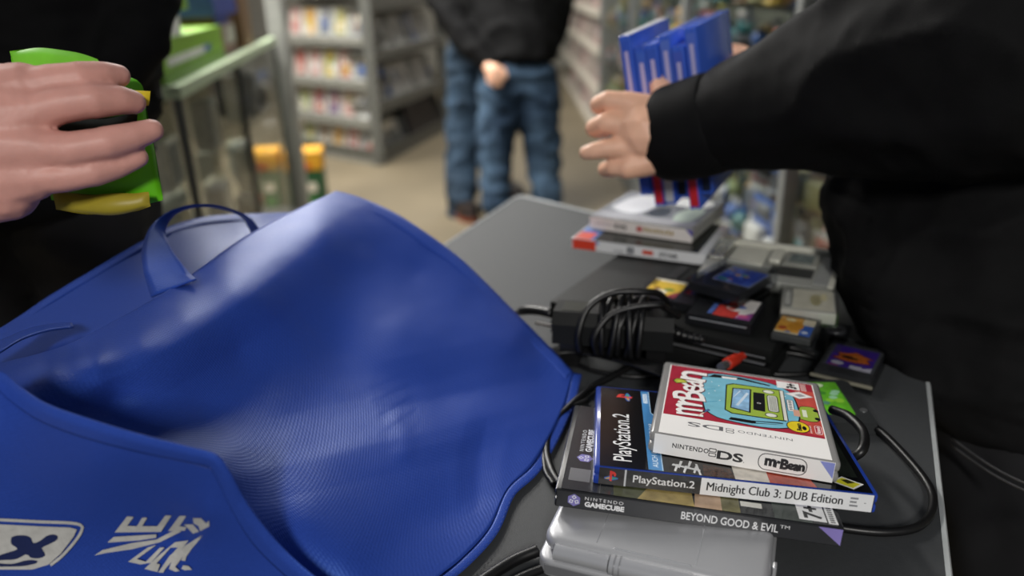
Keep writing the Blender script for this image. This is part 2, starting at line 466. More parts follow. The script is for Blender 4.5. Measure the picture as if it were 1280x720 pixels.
p.rect(.0015, .0012, S_L - .0008, S_T - .0012, M('303134', .28))
cube_logo(p, .0135, .0073, .0048)
p.text('NINTENDO', .021, .0086, .0036, wt, fit=.026, spacing=1.4)
p.text('GAMECUBE', .021, .0036, .0052, wt, bold=.00025, fit=.027)
p.text('BEYOND GOOD & EVIL', .086, .0046, .0078, wt, bold=.0001, fit=.063, tall=1.05)
p.text('TM', .1498, .0082, .0036, wt, fit=.0062)
p.poly([(.1735, .0134), (.1888, .0134), (.1888, .0013)], M('8d80c4', .3))
p.obj('spine_print', gc, FRONT(-.00005))
# --- middle: blue-edged case
ps = keep_case('game_case', 'blue-edged black game case with white title spine, middle of the three-case stack', S_L, S_D, S_T, M('24409c', .22, coat=.3), None, stack_pose(.0263, .0069, -.1254, S_T + .0002))
p = Print()
blk = M('0f1012', .2, var=.1)
p.rect(.004, .0008, S_L - .0035, S_D - .003, blk)
lb = M('4585bd', .28)
p.poly([(.0375, .002), (.0470, .002), (.0470, .084), (.0435, .091), (.0435, .131), (.0375, .131)], lb)
p.poly([(.0435, .131), (.0442, .131), (.0442, .0915), (.0478, .0845), (.0478, .002), (.0470, .002), (.0470, .084), (.0435, .091)], M('a9c9e4', .3))
p.text('AUCH ONLINE SPIELBAR', .0447, .006, .0062, M('e2eef8', .3), rot=90, fit=.066, tall=.9)
p.rect(.0388, .108, .0424, .126, M('dcebf7', .3)); p.text('ONLINE', .0418, .109, .0034, lb, rot=90, fit=.016)
p.text('PlayStation.2', .0262, .010, .0195, wt, rot=90, bold=.00012, fit=.074, tall=.95)
def ps_logo(p, u, v, s, rot):
    q = math.cos(rot); w = math.sin(rot); R = lambda a, b: (u + (a * q - b * w) * s, v + (a * w + b * q) * s)
    f = lambda P, m: p.poly([R(*t) for t in P], m)
    f([(-.95, -.15), (-.1, .15), (.95, -.1), (.95, -.3), (.2, -.55), (-.9, -.4)], M('3a63b8', .3))
    f([(-.85, -.3), (-.15, -.05), (-.1, -.25), (-.6, -.4)], M('d8b23a', .3))
    f([(.1, -.05), (.8, -.12), (.75, -.26), (.1, -.4)], M('3a9a78', .3))
    f([(-.22, -.62), (.12, -.72), (.12, .45), (.32, .40), (.36, .1), (.62, .12), (.66, .5), (.42, .78), (-.22, .95)], M('cf3a34', .3))
ps_logo(p, .0245, .1165, .0080, math.pi / 2)
# artwork glimpsed round the smaller case
p.poly([(.052, .002), (.100, .002), (.1, .03), (.052, .03)], M('1f1a18', .25, var=.5, nscale=150))
p.poly([(.075, .002), (.096, .002), (.094, .014), (.076, .016)], M('4a2f22', .25, var=.6, nscale=500))
p.poly([(.096, .001), (.119, .001), (.119, .02), (.096, .018)], M('d9d2c6', .25, var=.2, nscale=120))
p.poly([(.119, .001), (.150, .001), (.147, .014), (.128, .02), (.119, .02)], M('b04634', .25, var=.3, nscale=120))
p.poly([(.150, .02), (.182, .02), (.182, .128), (.150, .128)], M('1c211d', .25, var=.5, nscale=50))
p.poly([(.165, .070), (.176, .072), (.178, .084), (.168, .086)], M('c9a48c', .25, var=.3, nscale=200))
gw = M('dcdcdc', .3)
for k, (a, b) in enumerate(((.055, .004), (.058, .009), (.061, .003), (.0645, .010), (.068, .004))):
    p.poly([(a, b), (a + .0012, b - .001), (a + .0042, b + .009), (a + .0024, b + .0095)], gw)
p.poly([(.054, .011), (.073, .0065), (.0735, .0085), (.055, .0135)], gw)
p.poly([(.072, .0015), (.0735, .0015), (.072, .016), (.0705, .016)], gw)
yl = M('e8e23a', .3)
p.poly([(.171, .0195), (.1835, .0115), (.1745, .0035), (.162, .0115)], white_p)
p.poly([(.1707, .0180), (.1812, .0114), (.1745, .0052), (.1640, .0116)], yl)
p.poly([(.1690, .0150), (.1725, .0105), (.1780, .0125), (.1735, .0160)], M('3d3b1c', .3))
p.obj('cover_print', ps, TOP(S_T + .0001))
p = Print()
p.rect(.004, .0008, S_L - .0025, S_T - .0008, M('131416', .25))
p.rect(.004, .0008, .0215, S_T - .0008, M('262325', .3)); ps_logo(p, .0125, .0072, .0050, 0)
p.rect(.0215, .0008, .0228, S_T - .0008, M('c9cacd', .3))
p.text('PlayStation.2', .0275, .0048, .0078, wt, bold=.0001, fit=.042)
p.rect(.0735, .0008, S_L - .003, S_T - .0008, M('eaebec', .32, var=.02))
p.text('Midnight Club 3: DUB Edition', .0775, .0044, .0094, M('1b1b1d', .3), fit=.090); p.text('Midnight Club 3: DUB Edition', .0778, .0044, .0094, M('1b1b1d', .3), fit=.090)
for k, w in enumerate((.0052, .0044, .0054)): p.rect(.1722, .0093 - .0028 * k, .1722 + w, .0107 - .0028 * k, M('8f9093', .3))
p.text('-', .1815, .006, .005, M('55565a', .3))
p.obj('spine_print', ps, FRONT(-.00005))
# --- top: red-covered handheld game case in clear plastic
DL, DD, DT = .125, .137, .0165
ds = thing('game_case', 'small red-covered game case with white spine, on top of the three-case stack', 'game case'); at_pose(ds, stack_pose(.0689, .0276, -.2707, 2 * S_T + .0006))
mb = MB(); mb.rbox(-.0018, DL + .0018, -.0002, DD + .0018, 0, DT * .47, .0030, 3); mb.rbox(-.0018, DL + .0018, -.0002, DD + .0018, DT * .5, DT, .0030, 3); mb.box(0, DL, .001, DD, DT * .4, DT * .6)
sharp(mb.obj('shell', M('8d8c8b', .22, var=.05, coat=.4), ds, local=True))
p = Print(); red = M('a92f41', .22, var=.12, nscale=60)
wsp = M('f3f1ef', .28, var=.015)
p.rect(.0005, .0012, DL - .0005, DD - .001, wsp)
p.rect(.0015, .0335, DL - .0015, DD - .0015, red)
ink = M('15161a', .3); sky_ = M('7cbcd2', .25, var=.08, nscale=90); skd = M('3d8fb5', .25); grn = M('9cb648', .25, var=.08); win = M('8fb9dc', .25, var=.25, nscale=120)
# warmer, lighter red on the cover's far side
p.poly([(.100, .040), (.1235, .037), (.1235, .12), (.108, .118), (.102, .08)], M('c65248', .25, var=.15, nscale=120))
# blue splash behind the small green car
def blob(P, m, rim=None, grow=.0012):
    P = crom(P + [P[0]], 44)[:-1]
    if rim:
        c = P.mean(0); d = P - c; p.poly(P + d / np.linalg.norm(d, axis=1)[:, None] * grow, rim)
    p.poly(P, m)
blob([(.034, .052), (.031, .075), (.029, .100), (.032, .124), (.046, .1305), (.070, .129), (.090, .124), (.103, .112), (.107, .088), (.107, .064), (.101, .046), (.082, .0375), (.058, .0385), (.043, .0425)], sky_, ink)
p.poly([(.034, .120), (.040, .128), (.062, .1285), (.088, .1215), (.087, .119), (.062, .124), (.046, .122)], ink)
p.poly([(.046, .126), (.060, .1265), (.059, .1225), (.047, .1220)], wsp)
p.poly([(.052, .041), (.070, .0405), (.093, .046), (.094, .050), (.070, .0455), (.054, .046)], ink)
p.poly([(.073, .0425), (.094, .0465), (.094, .048), (.073, .0445)], sky_)
for a, b in ((.036, .085), (.041, .092), (.038, .110), (.045, .074), (.050, .066), (.044, .104), (.094, .112), (.099, .102)): p.oval(a, b, .0006, .0006, wsp, 8)
for a, b, c, d in ((.034, .093, .041, .097), (.035, .068, .043, .072)): p.poly([(a, b), (c, d), (c, d - .0008), (a, b - .0008)], skd)
# the small green car, seen from its front, lying with its roof to the left
def carpoly(P, m): p.poly(P, m)
carpoly([(.0490, .0575), (.0545, .0525), (.096, .0530), (.0985, .058), (.0985, .110), (.096, .1145), (.056, .1135), (.050, .109)], ink)
carpoly([(.0500, .0585), (.0553, .0540), (.0948, .0545), (.0945, .1125), (.057, .1120), (.0512, .108)], grn)
carpoly([(.0535, .0630), (.0695, .0590), (.0715, .1065), (.0555, .1040)], ink)
carpoly([(.0545, .0645), (.0682, .0610), (.0700, .1045), (.0565, .1025)], win)
carpoly([(.0580, .0700), (.0600, .0690), (.0690, .0960), (.0672, .0980)], M('cfe0ee', .25)); carpoly([(.0560, .0850), (.0568, .0850), (.0625, .0990), (.0615, .1000)], M('cfe0ee', .25))
carpoly([(.0718, .0660), (.0812, .0650), (.0822, .1015), (.0728, .1010)], ink)
p.text('0', .0785, .079, .005, wsp, rot=90); 
for v in (.0605, .1062): p.oval(.0855, v, .0050, .0040, ink); p.oval(.0855, v, .0042, .0032, M('e3e6d8', .25))
p.rect(.0835, .0672, .0925, .0995, ink, .003); p.rect(.0842, .0680, .0918, .0988, M('d9dbd3', .25), .0026)
for k in range(5): p.rect(.0855 + .0012 * k, .0695, .0860 + .0012 * k, .0972, M('6d7268', .3))
p.rect(.0945, .0545, .0985, .1130, ink); p.rect(.0952, .0550, .0978, .1125, M('e6e4da', .25))
p.rect(.0992, .0740, .1050, .0960, ink); p.rect(.0998, .0746, .1044, .0954, wsp); [p.rect(.1008, .0765 + .0032 * k, .1034, .0782 + .0032 * k, ink) for k in range(6)]
# title, letters dancing up the left side
tx = [('m', .0105, .0375, .0320, .0590, 4), ('r', .0120, .0570, .0305, .0685, -8), ('B', .0060, .0660, .0325, .0840, 6), ('e', .0140, .0825, .0320, .0960, -6), ('a', .0120, .0945, .0310, .1080, 5), ('n', .0110, .1070, .0330, .1270, -4)]
for ch, a, b, c, d, tw in tx: p.glyph(ch, a + .0008, b - .0008, c + .0008, d - .0008, M('5b1020', .3), .03, tw)
for ch, a, b, c, d, tw in tx: p.glyph(ch, a, b, c, d, wsp, .012, tw)
blob([(.0085, .0965), (.0060, .1010), (.0090, .1060), (.0150, .1040), (.0170, .1000), (.0120, .0985)], M('a8b540', .3), ink, .0008)
p.poly([(.0085, .101), (.0150, .103), (.0150, .1018), (.009, .0995)], M('e8d060', .3))
p.poly([(.029, .0385), (.037, .0520), (.0362, .0527), (.028, .0395)], M('e4cfc0', .3)); p.poly([(.033, .046), (.038, .0525), (.036, .0540), (.0315, .0475)], ink); p.poly([(.0342, .0480), (.0372, .0520), (.036, .0530), (.0328, .0488)], M('4f6fa8', .3))
# rating marks at the far right
p.rect(.0935, .1190, .1125, .1335, wsp); p.text('3+', .1095, .1205, .011, ink, rot=90, bold=.0006, fit=.0115); p.rect(.1135, .1190, .1180, .1335, M('dfb3b0', .3))
for k in range(3): p.rect(.1142 + .0013 * k, .120, .1147 + .0013 * k, .1325, M('a8625f', .3))
p.poly([(.099, .1085), (.1115, .1165), (.1225, .1085), (.1105, .1010)], M('c9c2c2', .3)); p.poly([(.1007, .1085), (.1115, .1152), (.1210, .1085), (.1105, .1022)], wsp)
p.poly([(.107, .1085), (.112, .112), (.1165, .1085), (.111, .1050)], M('9c9a9e', .3))
# tiny green car and the shop badges
blob([(.108, .062), (.109, .082), (.1125, .0865), (.121, .0855), (.1225, .066), (.117, .0605)], grn, ink, .0008)
p.oval(.1215, .0665, .0022, .0026, ink); p.oval(.1215, .0815, .0022, .0026, ink); p.rect(.1105, .067, .1140, .080, M('dfe6cf', .3)); p.rect(.1035, .066, .1085, .078, M('d8a58f', .3))
p.oval(.1050, .0470, .0088, .0098, ink, 24); p.oval(.1050, .0470, .0081, .0091, M('e8cf2c', .3), 24); p.text('Bean', .1072, .0405, .0062, ink, rot=90, bold=.0003, fit=.0125, tall=.8); p.oval(.1095, .046, .0016, .0035, ink)
for k in range(6): p.rect(.1135, .0395 + .0022 * k, .1148, .0408 + .0022 * k, M('e8c9c4', .3))
p.rect(.1172, .0390, .1228, .0545, M('e6c3c0', .3), .0026); p.rect(.1178, .0396, .1222, .0539, red, .0022); p.text('Nintendo', .1212, .0405, .0040, M('f0dede', .3), rot=90, bold=.00015, fit=.0126)
# white strip, upside down from here
dg = M('66666a', .3)
p.text('DS', .0480, .0262, .0125, dg, rot=180, bold=.00018, fit=.0270, tall=.80)
p.text('NINTENDO', .0990, .0250, .0066, dg, rot=180, fit=.0400, tall=.85, spacing=1.1)
for v in (.0215, .0256):
    p.rect(.0500, v - .0034, .0562, v, dg, .0009); p.rect(.0507, v - .0027, .0555, v - .0007, wsp, .0006)
p.obj('cover_print', ds, TOP(DT + .0001) @ Matrix.Translation((DL * .030, 0, 0)) @ Matrix.Diagonal((.940, .965, 1, 1)))
p = Print(); dk = M('2a2a2d', .3)
p.rect(-.0005, .0006, DL + .0005, DT - .0006, wsp)
p.text('NINTENDO', .0130, .0070, .0050, dk, fit=.0262, spacing=1.1, bold=.0001)
for v in (.0050, .0085):
    p.rect(.0393, v, .0447, v + .0030, dk, .0008); p.rect(.0399, v + .0006, .0441, v + .0024, wsp, .0005)
p.text('DS', .0452, .0044, .0105, dk, bold=.00035, fit=.0185, tall=.85); p.text('.', .0640, .0044, .006, dk)
p.rect(.0740, .0018, .1075, DT - .0018, dk, .0055); p.rect(.0746, .0024, .1069, DT - .0024, wsp, .0050)
for ch, a, b, sz in (('m', .0785, .0058, .0105), ('r', .0850, .0055, .0098), ('B', .0893, .0050, .0102), ('e', .0942, .0056, .0088), ('a', .0978, .0054, .0092), ('n', .1017, .0058, .0088)):
    p.text(ch, a, b, sz, dk, bold=.0006)
p.poly([(.1150, DT - .0010), (.1252, DT - .0010), (.1252, .0035)], M('8a92d2', .3))
p.obj('spine_print', ds, FRONT(-.00032) @ Matrix.Translation((DL * .02, 0, 0)) @ Matrix.Diagonal((.96, 1, 1, 1)))
# ================================================================ silver clamshell handheld under the front of the stack
silver = M('b2b3b6', .36, metal=.40, var=.03, bump=.02, bscale=1500); silver_b = M('d2d3d6', .20, metal=.6, var=.03); silver_d = M('78797c', .4, metal=.3)
hl = np.array(PZ(676, 693, .826)[:2]); hr = np.array(PZ(988, 718, .826)[:2])
h0 = PZ(690, 684, .826); h1 = PZ(838, 719, .826); hyaw = math.atan2(h1[1] - h0[1], h1[0] - h0[0])
hw = .1487; hc = PZ(681, 690, .826)
hq = Vector(PZ(694, 689, TZ + .0185)); _e = Vector((math.cos(hyaw), math.sin(hyaw), 0)); hq -= _e * .012 + Vector((-_e.y, _e.x, 0)) * .0055
hh = thing('handheld_console', 'closed silver clamshell handheld console under the front of the game stack', 'handheld console', (hq.x, hq.y, TZ), Matrix.Rotation(hyaw, 3, 'Z'))
def clam(x0, x1, y0, y1, z0, z1, r, bev):
    bm = bmesh.new(); P = []
    for cx, cy, a0 in ((x1 - r, y0 + r, -90), (x1 - r, y1 - r, 0), (x0 + r, y1 - r, 90), (x0 + r, y0 + r, 180)):
        for k in range(7):
            a = math.radians(a0 + 15 * k); P.append((cx + r * math.cos(a), cy + r * math.sin(a)))
    vs = [bm.verts.new((a, b, z0)) for a, b in P]; f = bm.faces.new(vs)
    e = bmesh.ops.extrude_face_region(bm, geom=[f])
    for v in e['geom']:
        if isinstance(v, bmesh.types.BMVert): v.co.z = z1
    bmesh.ops.recalc_face_normals(bm, faces=bm.faces)
    top = [q for q in bm.edges if abs(q.verts[0].co.z - q.verts[1].co.z) < 1e-7]
    bmesh.ops.bevel(bm, geom=top, offset=bev, segments=4, profile=.5, affect='EDGES')
    me = bpy.data.meshes.new('clam'); bm.to_mesh(me); bm.free(); return me
o = link('lower_shell', clam(0, hw, 0, .0847, 0, .0140, .010, .003), silver, hh, local=True); sharp(o)
o = link('lid', clam(.002, hw - .002, .0065, .0835, .0146, .0268, .012, .0052), silver, hh, local=True); sharp(o)
mb = MB()
for a in (.038, .102):
    mb = MB(); mb.box(a, a + .0006, .013, .083, .0267, .02695); mb.obj('panel_seam', silver_b, hh, local=True)
for a, b in ((.012, .0485), (.103, hw - .014)):
    mb = MB(); mb.tube([(a, .0055, .0185), (b, .0055, .0185)], .0058, 20); sharp(mb.obj('hinge_knuckle', silver_b, hh, local=True))
mb = MB(); mb.tube([(.0495, .0050, .0190), (.1020, .0050, .0190)], .0066, 24); sharp(mb.obj('hinge_barrel', silver_b, hh, local=True))
mb = MB()
for a in (.0525, .0560):
    mb = MB(); mb.tube([(a, .0050, .0190), (a + .0006, .0050, .0190)], .0068, 24); mb.obj('hinge_ring', silver_d, hh, local=True)
mb = MB(); mb.rbox(.050, .100, .0110, .0125, .0262, .0272, .0004, 1); mb.obj('hinge_lip', silver_b, hh, local=True)
mb = MB(); mb.rbox(hw - .0012, hw + .0012, .030, .036, .016, .024, .0006, 2); mb.obj('stylus_catch', silver_b, hh, local=True)
mb = MB(); mb.rbox(.006, hw - .006, -.0004, .003, .003, .011, .0004, 1); mb.obj('port_strip', silver_d, hh, local=True)
# ================================================================ black flat console at the back
cz = TZ + .040
c0 = PZ(687, 376, cz); c1 = PZ(966, 437, cz); c3 = PZ(737, 292, cz)
cx_ = (c1 - c0) / np.linalg.norm(c1 - c0); cw = np.linalg.norm(c1 - c0); cyv = np.array([-cx_[1], cx_[0], 0]); cd = .20
cyaw = math.atan2(cx_[1], cx_[0])
con = thing('game_console', 'flat black slim game console lying under the cartridges and the wrapped adapter', 'game console', (c0[0], c0[1], TZ), Matrix.Rotation(cyaw, 3, 'Z'))
blkc = M('141515', .55, var=.06, nscale=20, bump=.04, bscale=900, spec=.15)
mb = MB(); mb.rbox(0, cw, .001, cd, .0, .0185, .002); sharp(mb.obj('lower_case', blkc, con, local=True))
mb = MB(); mb.rbox(0, cw, 0, cd, .0235, .040, .0022); sharp(mb.obj('upper_case', blkc, con, local=True))
mb = MB(); mb.box(.003, cw - .003, .004, cd - .003, .018, .024); mb.obj('mid_band', M('0b0b0c', .3), con, local=True)
mb = MB(); mb.rbox(cw * .42, cw - .006, -.0012, .004, .0285, .0300, .0004, 1); mb.rbox(cw * .42, cw - .006, -.0012, .004, .0215, .0228, .0004, 1); mb.obj('front_trim', M('8c8d90', .25, metal=.6), con, local=True)
mb = MB(); mb.rbox(.085, .098, cd - .075, cd - .030, .0398, .0412, .0004, 1); mb.obj('disc_notch', M('060607', .5), con, local=True)
mb = MB(); mb.rbox(.03, .07, .004, .010, .0399, .0404, .0002, 1); mb.obj('button_strip', M('2a2b2d', .3), con, local=True)
# ================================================================ power brick wound with its own cable, resting on the console's front
rub = M('101011', .40, var=.1, nscale=80, bump=.03, bscale=400)
bl = PZ(690, 392, TZ + .062); br = PZ(843, 402, TZ + .062)
bx = (br - bl); bw = np.linalg.norm(bx); byaw = math.atan2(bx[1], bx[0]); BO = Vector((bl[0], bl[1], TZ))
brick = thing('power_adapter', 'black power brick wrapped in its own black cable, in front of the flat console', 'power adapter', BO, Matrix.Rotation(byaw, 3, 'Z'))
mb = MB(); zb = .030
sec = [(-.002, zb), (.0, zb + .020), (.007, zb + .032), (.036, zb + .032), (.043, zb + .020), (.045, zb)]
v = [(0, a, b) for a, b in sec] + [(bw, a, b) for a, b in sec]
mb.add(v, [(0, 1, 2, 3, 4, 5), (11, 10, 9, 8, 7, 6)] + [(i, 6 + i, 6 + (i + 1) % 6, (i + 1) % 6) for i in range(6)])
ob = mb.obj('housing', M('161717', .50, var=.05, bump=.02, bscale=900, spec=.18), brick, local=True)
mb = MB(); mb.rbox(.008, .036, .010, .032, zb + .0318, zb + .0324, .0002, 1); mb.obj('rating_plate', M('23241a', .5, spec=.2), brick, local=True)
for a in (.006, bw - .026):
    mb = MB(); mb.rbox(a, a + .02, .006, .040, .0, zb, .001, 1); mb.obj('stand_foot', rub, brick, local=True)
for k, (a, lean, r) in enumerate(((.045, .010, .0031), (.052, -.003, .0031), (.059, .008, .0031), (.066, .002, .0031), (.074, .012, .0029), (.080, -.005, .0031), (.056, .020, .0031), (.086, .003, .0031))):
    e = .003 + .002 * (k % 3)
    loop = [(a, -.006 - e, zb - .005), (a + lean * .3, -.008 - e, zb + .010), (a + lean * .7, -.002 - e * .5, zb + .028 + e), (a + lean, .012, zb + .038 + e), (a + lean * 1.3, .028, zb + .039 + e), (a + lean * 1.4, .044, zb + .028), (a + lean, .050, zb + .010), (a + lean * .5, .040, zb - .006), (a, .018, zb - .007), (a, -.006 - e, zb - .005)]
    mb = MB(); mb.tube(crom(loop, 40), r, 8); mb.obj('wound_cable', rub, brick, smooth=True, local=True)
arc = [(.030, -.010, zb - .004), (.028, -.010, zb + .016), (.036, .002, zb + .040), (.058, .014, zb + .052), (.090, .022, zb + .052), (.104, .034, zb + .045), (.112, .048, zb + .028)]
mb = MB(); mb.tube(crom(arc, 40), .0034, 8); mb.obj('wound_cable', rub, brick, smooth=True, local=True)
arc = [(.047, -.012, zb - .004), (.044, -.014, zb + .016), (.058, -.004, zb + .036), (.082, .002, zb + .044), (.105, .008, zb + .045), (bw - .012, .014, zb + .041), (bw + .004, .026, zb + .026)]
mb = MB(); mb.tube(crom(arc, 40), .0034, 8); mb.obj('wound_cable', rub, brick, smooth=True, local=True)
mb = MB(); P = crom([(bw - .002, .020, zb + .012), (bw + .012, .016, zb + .010), (bw + .030, .014, zb + .008)], 24)
mb.tube(P, [.0052 - .0016 * i / 23 + (.0009 if i % 4 < 2 else 0) for i in range(24)], 10); mb.obj('strain_relief', rub, brick, smooth=True, local=True)
P = [PZ(893, 424, TZ + .030), PZ(906, 418, TZ + .034), PZ(915, 420, TZ + .03), PZ(905, 430, TZ + .022), PZ(870, 434, TZ + .014), PZ(820, 432, TZ + .012), PZ(790, 426, TZ + .012)]
mb = MB(); mb.tube(crom(P, 40), .0030, 8); mb.obj('output_cable', rub, brick, smooth=True)
P = [PZ(690, 392, TZ + .045), PZ(672, 388, TZ + .043), PZ(655, 388, TZ + .038), PZ(640, 395, TZ + .02), PZ(632, 405, TZ + .006)]
mb = MB(); mb.tube(crom(P, 24), [.0052] * 12 + [.0036] * 12, 10); mb.obj('mains_lead', rub, brick, smooth=True)
# white paper label hanging on the lead
mb = MB(); A = [PZ(669, 402, TZ + .030), PZ(718, 412, TZ + .034), PZ(717, 416, TZ + .026), PZ(668, 406, TZ + .020)]
mb.add(A + [a + np.array([0, .0006, .0002]) for a in A], [(0, 1, 2, 3), (7, 6, 5, 4), (0, 4, 5, 1), (1, 5, 6, 2), (2, 6, 7, 3), (3, 7, 4, 0)])
tag(mb.obj('cable_label', M('d8d2cc', .6), loc=A[3]), 'small white paper label strip hanging beside the black power brick', 'label')
# ================================================================ loose cables on the table
def cable(label, pts, r=.0026, name='cable', mat=rub, seg=8, flat=1.0, n=90):
    P = crom([PZ(x, y, TZ + z) for x, y, z in pts], n)
    mb = MB(); mb.tube(P, r, seg, flat=flat)
    o = mb.obj(name, mat, smooth=True, loc=P[0]); tag(o, label, 'cable'); return o
h = .004
# flat ribbon of five cores sweeping from under the bag to the games
rib = thing('multi_core_cable', 'black bundle of five parallel cable cores sweeping right from under the bag corner', 'cable', PZ(700, 445, TZ))
for k in range(5):
    e = k * 2.1
    P = crom([PZ(x, y, TZ + z) for x, y, z in ((655, 452 + e, .012), (700, 434 + e * .9, .016), (745, 436 + e, .018), (790, 446 + e * 1.2, .020), (825, 457 + e * 1.5, .022), (850, 470 + e * 1.6, .016), (868, 490 + e * 1.4, .008))], 50)
    mb = MB(); mb.tube(P, .0021, 8); mb.obj('core', rub, rib, smooth=True)
cable('thin black cable curving low below the ribbon of cores', ((700, 440, .003), (715, 452, .003), (745, 464, .003), (790, 471, .003), (830, 470, .003), (860, 476, .003)), .0024)
cable('thick black cable running from the cores down the left side of the game stack', ((800, 452, .010), (770, 468, .008), (738, 486, .005), (712, 508, .004), (692, 530, .004), (683, 560, .004), (690, 590, .004), (705, 612, .004)), .0034)
cable('thin black cable loop left of the game stack', ((735, 500, .004), (704, 514, .004), (682, 545, .004), (681, 585, .004), (692, 606, .004)), .0022)
cable('black cable end at the bottom edge beside the silver handheld', ((560, 760, .004), (600, 728, .004), (640, 702, .004), (672, 688, .006)), .0042)
cable('second black cable end crossing under the silver handheld', ((590, 770, .003), (640, 728, .003), (690, 706, .003), (720, 690, .003)), .0030)
cable('big loop of black cable on the bare table right of the game stack', ((1015, 530, .006), (1052, 521, .006), (1092, 533, .006), (1130, 568, .005), (1160, 606, .004), (1166, 634, .004), (1150, 657, .004), (1112, 665, .004), (1060, 661, .004), (1010, 650, .004)), .0032, n=120)
cable('short thick curl of black cable over the corner of the blue-edged case', ((1040, 512, .034), (1060, 520, .040), (1079, 540, .042), (1078, 562, .042), (1062, 574, .034)), .0038)
cable('thin black cable arcing behind the red-covered case', ((880, 452, .006), (905, 443, .008), (940, 440, .008), (975, 440, .008), (1008, 445, .006), (1026, 452, .005), (1024, 462, .004), (1000, 468, .004), (950, 467, .004), (900, 463, .004)), .0026, n=110)
cable('second thin black cable arcing behind the red-covered case', ((870, 446, .010), (900, 437, .012), (935, 433, .010), (985, 434, .008), (1018, 443, .005)), .0024)
cable('black cable tangle in the shade below the power brick', ((720, 428, .006), (760, 436, .008), (800, 430, .012), (840, 440, .010), (875, 446, .008), (900, 440, .008)), .0034)
# red phono plug
a = PZ(909, 455, TZ + .030); b = PZ(931, 443, TZ + .026); d = b - a; L = np.linalg.norm(d)
rca = thing('phono_plug', 'red phono plug lying between the red-covered case and the cables', 'plug', PZ(910, 456, TZ))
mb = MB(); mb.tube([a, a + d * .5, a + d * .55, b], [.0058, .0056, .0045, .0036], 16); sharp(mb.obj('grip', M('c8331f', .35), rca))
mb = MB(); mb.tube([a, a - d * .35], .0042, 14); sharp(mb.obj('ferrule', M('b9babd', .25, metal=.9), rca))
P = crom([b, b + d * .8 + np.array([.01, 0, -.004]), PZ(955, 436, TZ + .006), PZ(985, 446, TZ + .004)], 24); mb = MB(); mb.tube(P, .0022, 8); mb.obj('lead', rub, rca, smooth=True)
# grey-black connector standing beside the yellow-label cartridge
cn = thing('cable_connector', 'small black rectangular cable connector below the yellow-label cartridge', 'connector', PZ(972, 452, TZ))
a = PZ(968, 424, TZ + .024); b = PZ(974, 446, TZ + .008); dd = Vector(b - a); q = dd.to_track_quat('Z', 'Y').to_matrix().to_4x4()
mb = MB(); mb.rbox(-.0075, .0075, -.004, .004, 0, dd.length * .72, .0012, 2, T=Matrix.Translation(a) @ q); sharp(mb.obj('plug_body', M('26272a', .35), cn))
mb = MB(); mb.rbox(-.0045, .0045, -.003, .003, dd.length * .70, dd.length * 1.25, .0008, 2, T=Matrix.Translation(a) @ q); sharp(mb.obj('plug_collar', rub, cn))
# ================================================================ cartridges and small devices
def flat_thing(name, label, cat, fl, fr, br, bl, ztop, zbase, group=None):
    c, yaw, w, d = fit_rect(fl, fr, br, bl, ztop)
    t = thing(name, label, cat, (c[0], c[1], zbase), Matrix.Rotation(yaw, 3, 'Z'), group)
    return t, w, d
def cart_body(t, w, d, z0, z1, m, chamfer=.008):
    mb = MB(); x, y = w / 2, d / 2
    P = [(-x, -y), (x, -y), (x, y - chamfer * .6), (x - chamfer * .6, y), (-x, y)]
    mb.prism(P, z0, z1 - .0008); mb.prism([(a * .985, b * .985) for a, b in P], z1 - .0008, z1)
    for k in range(4): mb.rbox(-x + .003, -x + .012, y * (.25 + .16 * k), y * (.25 + .16 * k) + .0018, z1 - .0004, z1 + .0006, .0002, 1)
    return sharp(mb.obj('cartridge_shell', m, t, local=True))
def clear_box(t, w, d, z0, z1, tint='dfe4e8', name='clear_case'):
    """thin clear box round the cartridge: floor, four walls, lid"""
    mb = MB(); x, y, e = w / 2, d / 2, .0011
    mb.rbox(-x, x, -y, y, z0, z0 + e, .0004, 1); mb.rbox(-x, x, -y, y, z1 - e, z1, .0004, 1)
    for a, b, c, g in ((-x, -x + e, -y, y), (x - e, x, -y, y), (-x, x, -y, -y + e), (-x, x, y - e, y)): mb.rbox(a, b, c, g, z0 + e, z1 - e, .0003, 1)
    return mb.obj(name, glass_mat('clear_plastic', tint, .06, .10), t, local=True)
def label_print(t, z, draw, name='label'):
    p = Print(); draw(p); return p.obj(name, t, TOP(z))
grc = M('3a3b3f', .4); cz_ = cz
# clear-cased cartridge with a blue label, leaning up on another
t, w, d = flat_thing('cartridge', 'black cartridge with a blue label in a clear case, on top of the console pile', 'game cartridge', (862, 348), (927, 368), (968, 337), (905, 320), cz + .032, cz + .014)
cart_body(t, w * .90, d * .90, .004, .013, M('26272b', .3)); clear_box(t, w, d, 0, .018, 'c9ced6')
def dr(p, w=w, d=d):
    x0, x1, y0, y1 = -w * .26, w * .42, -d * .16, d * .40
    p.rect(x0, y0, x1, y1, M('b9c0d0', .3)); p.rect(x0 + .001, y0 + .001, x1 - .001, y1 - .001, M('2746a8', .3, var=.35, nscale=220))
    for k in range(16):
        a = random.uniform(x0 + .004, x1 - .004); b = random.uniform(y0 + .004, y1 - .004)
        p.oval(a, b, .0035, .0026, M(random.choice(['d9a23a', '4f78d8', '1d2f74', '3c8f5f', '7ea4e6', 'a03a3a', 'e2e4ee']), .3), 9)
    p.rect(x1 - .010, y0 + .001, x1 - .001, y0 + .012, M('3d61c4', .3))
label_print(t, .0132, dr)
t, w, d = flat_thing('cartridge_case', 'empty clear smoke-tinted case under the blue-label cartridge', 'plastic case', (868, 366), (925, 388), (966, 350), (905, 330), cz + .0135, cz)
clear_box(t, w, d, 0, .0132, '6d7076')
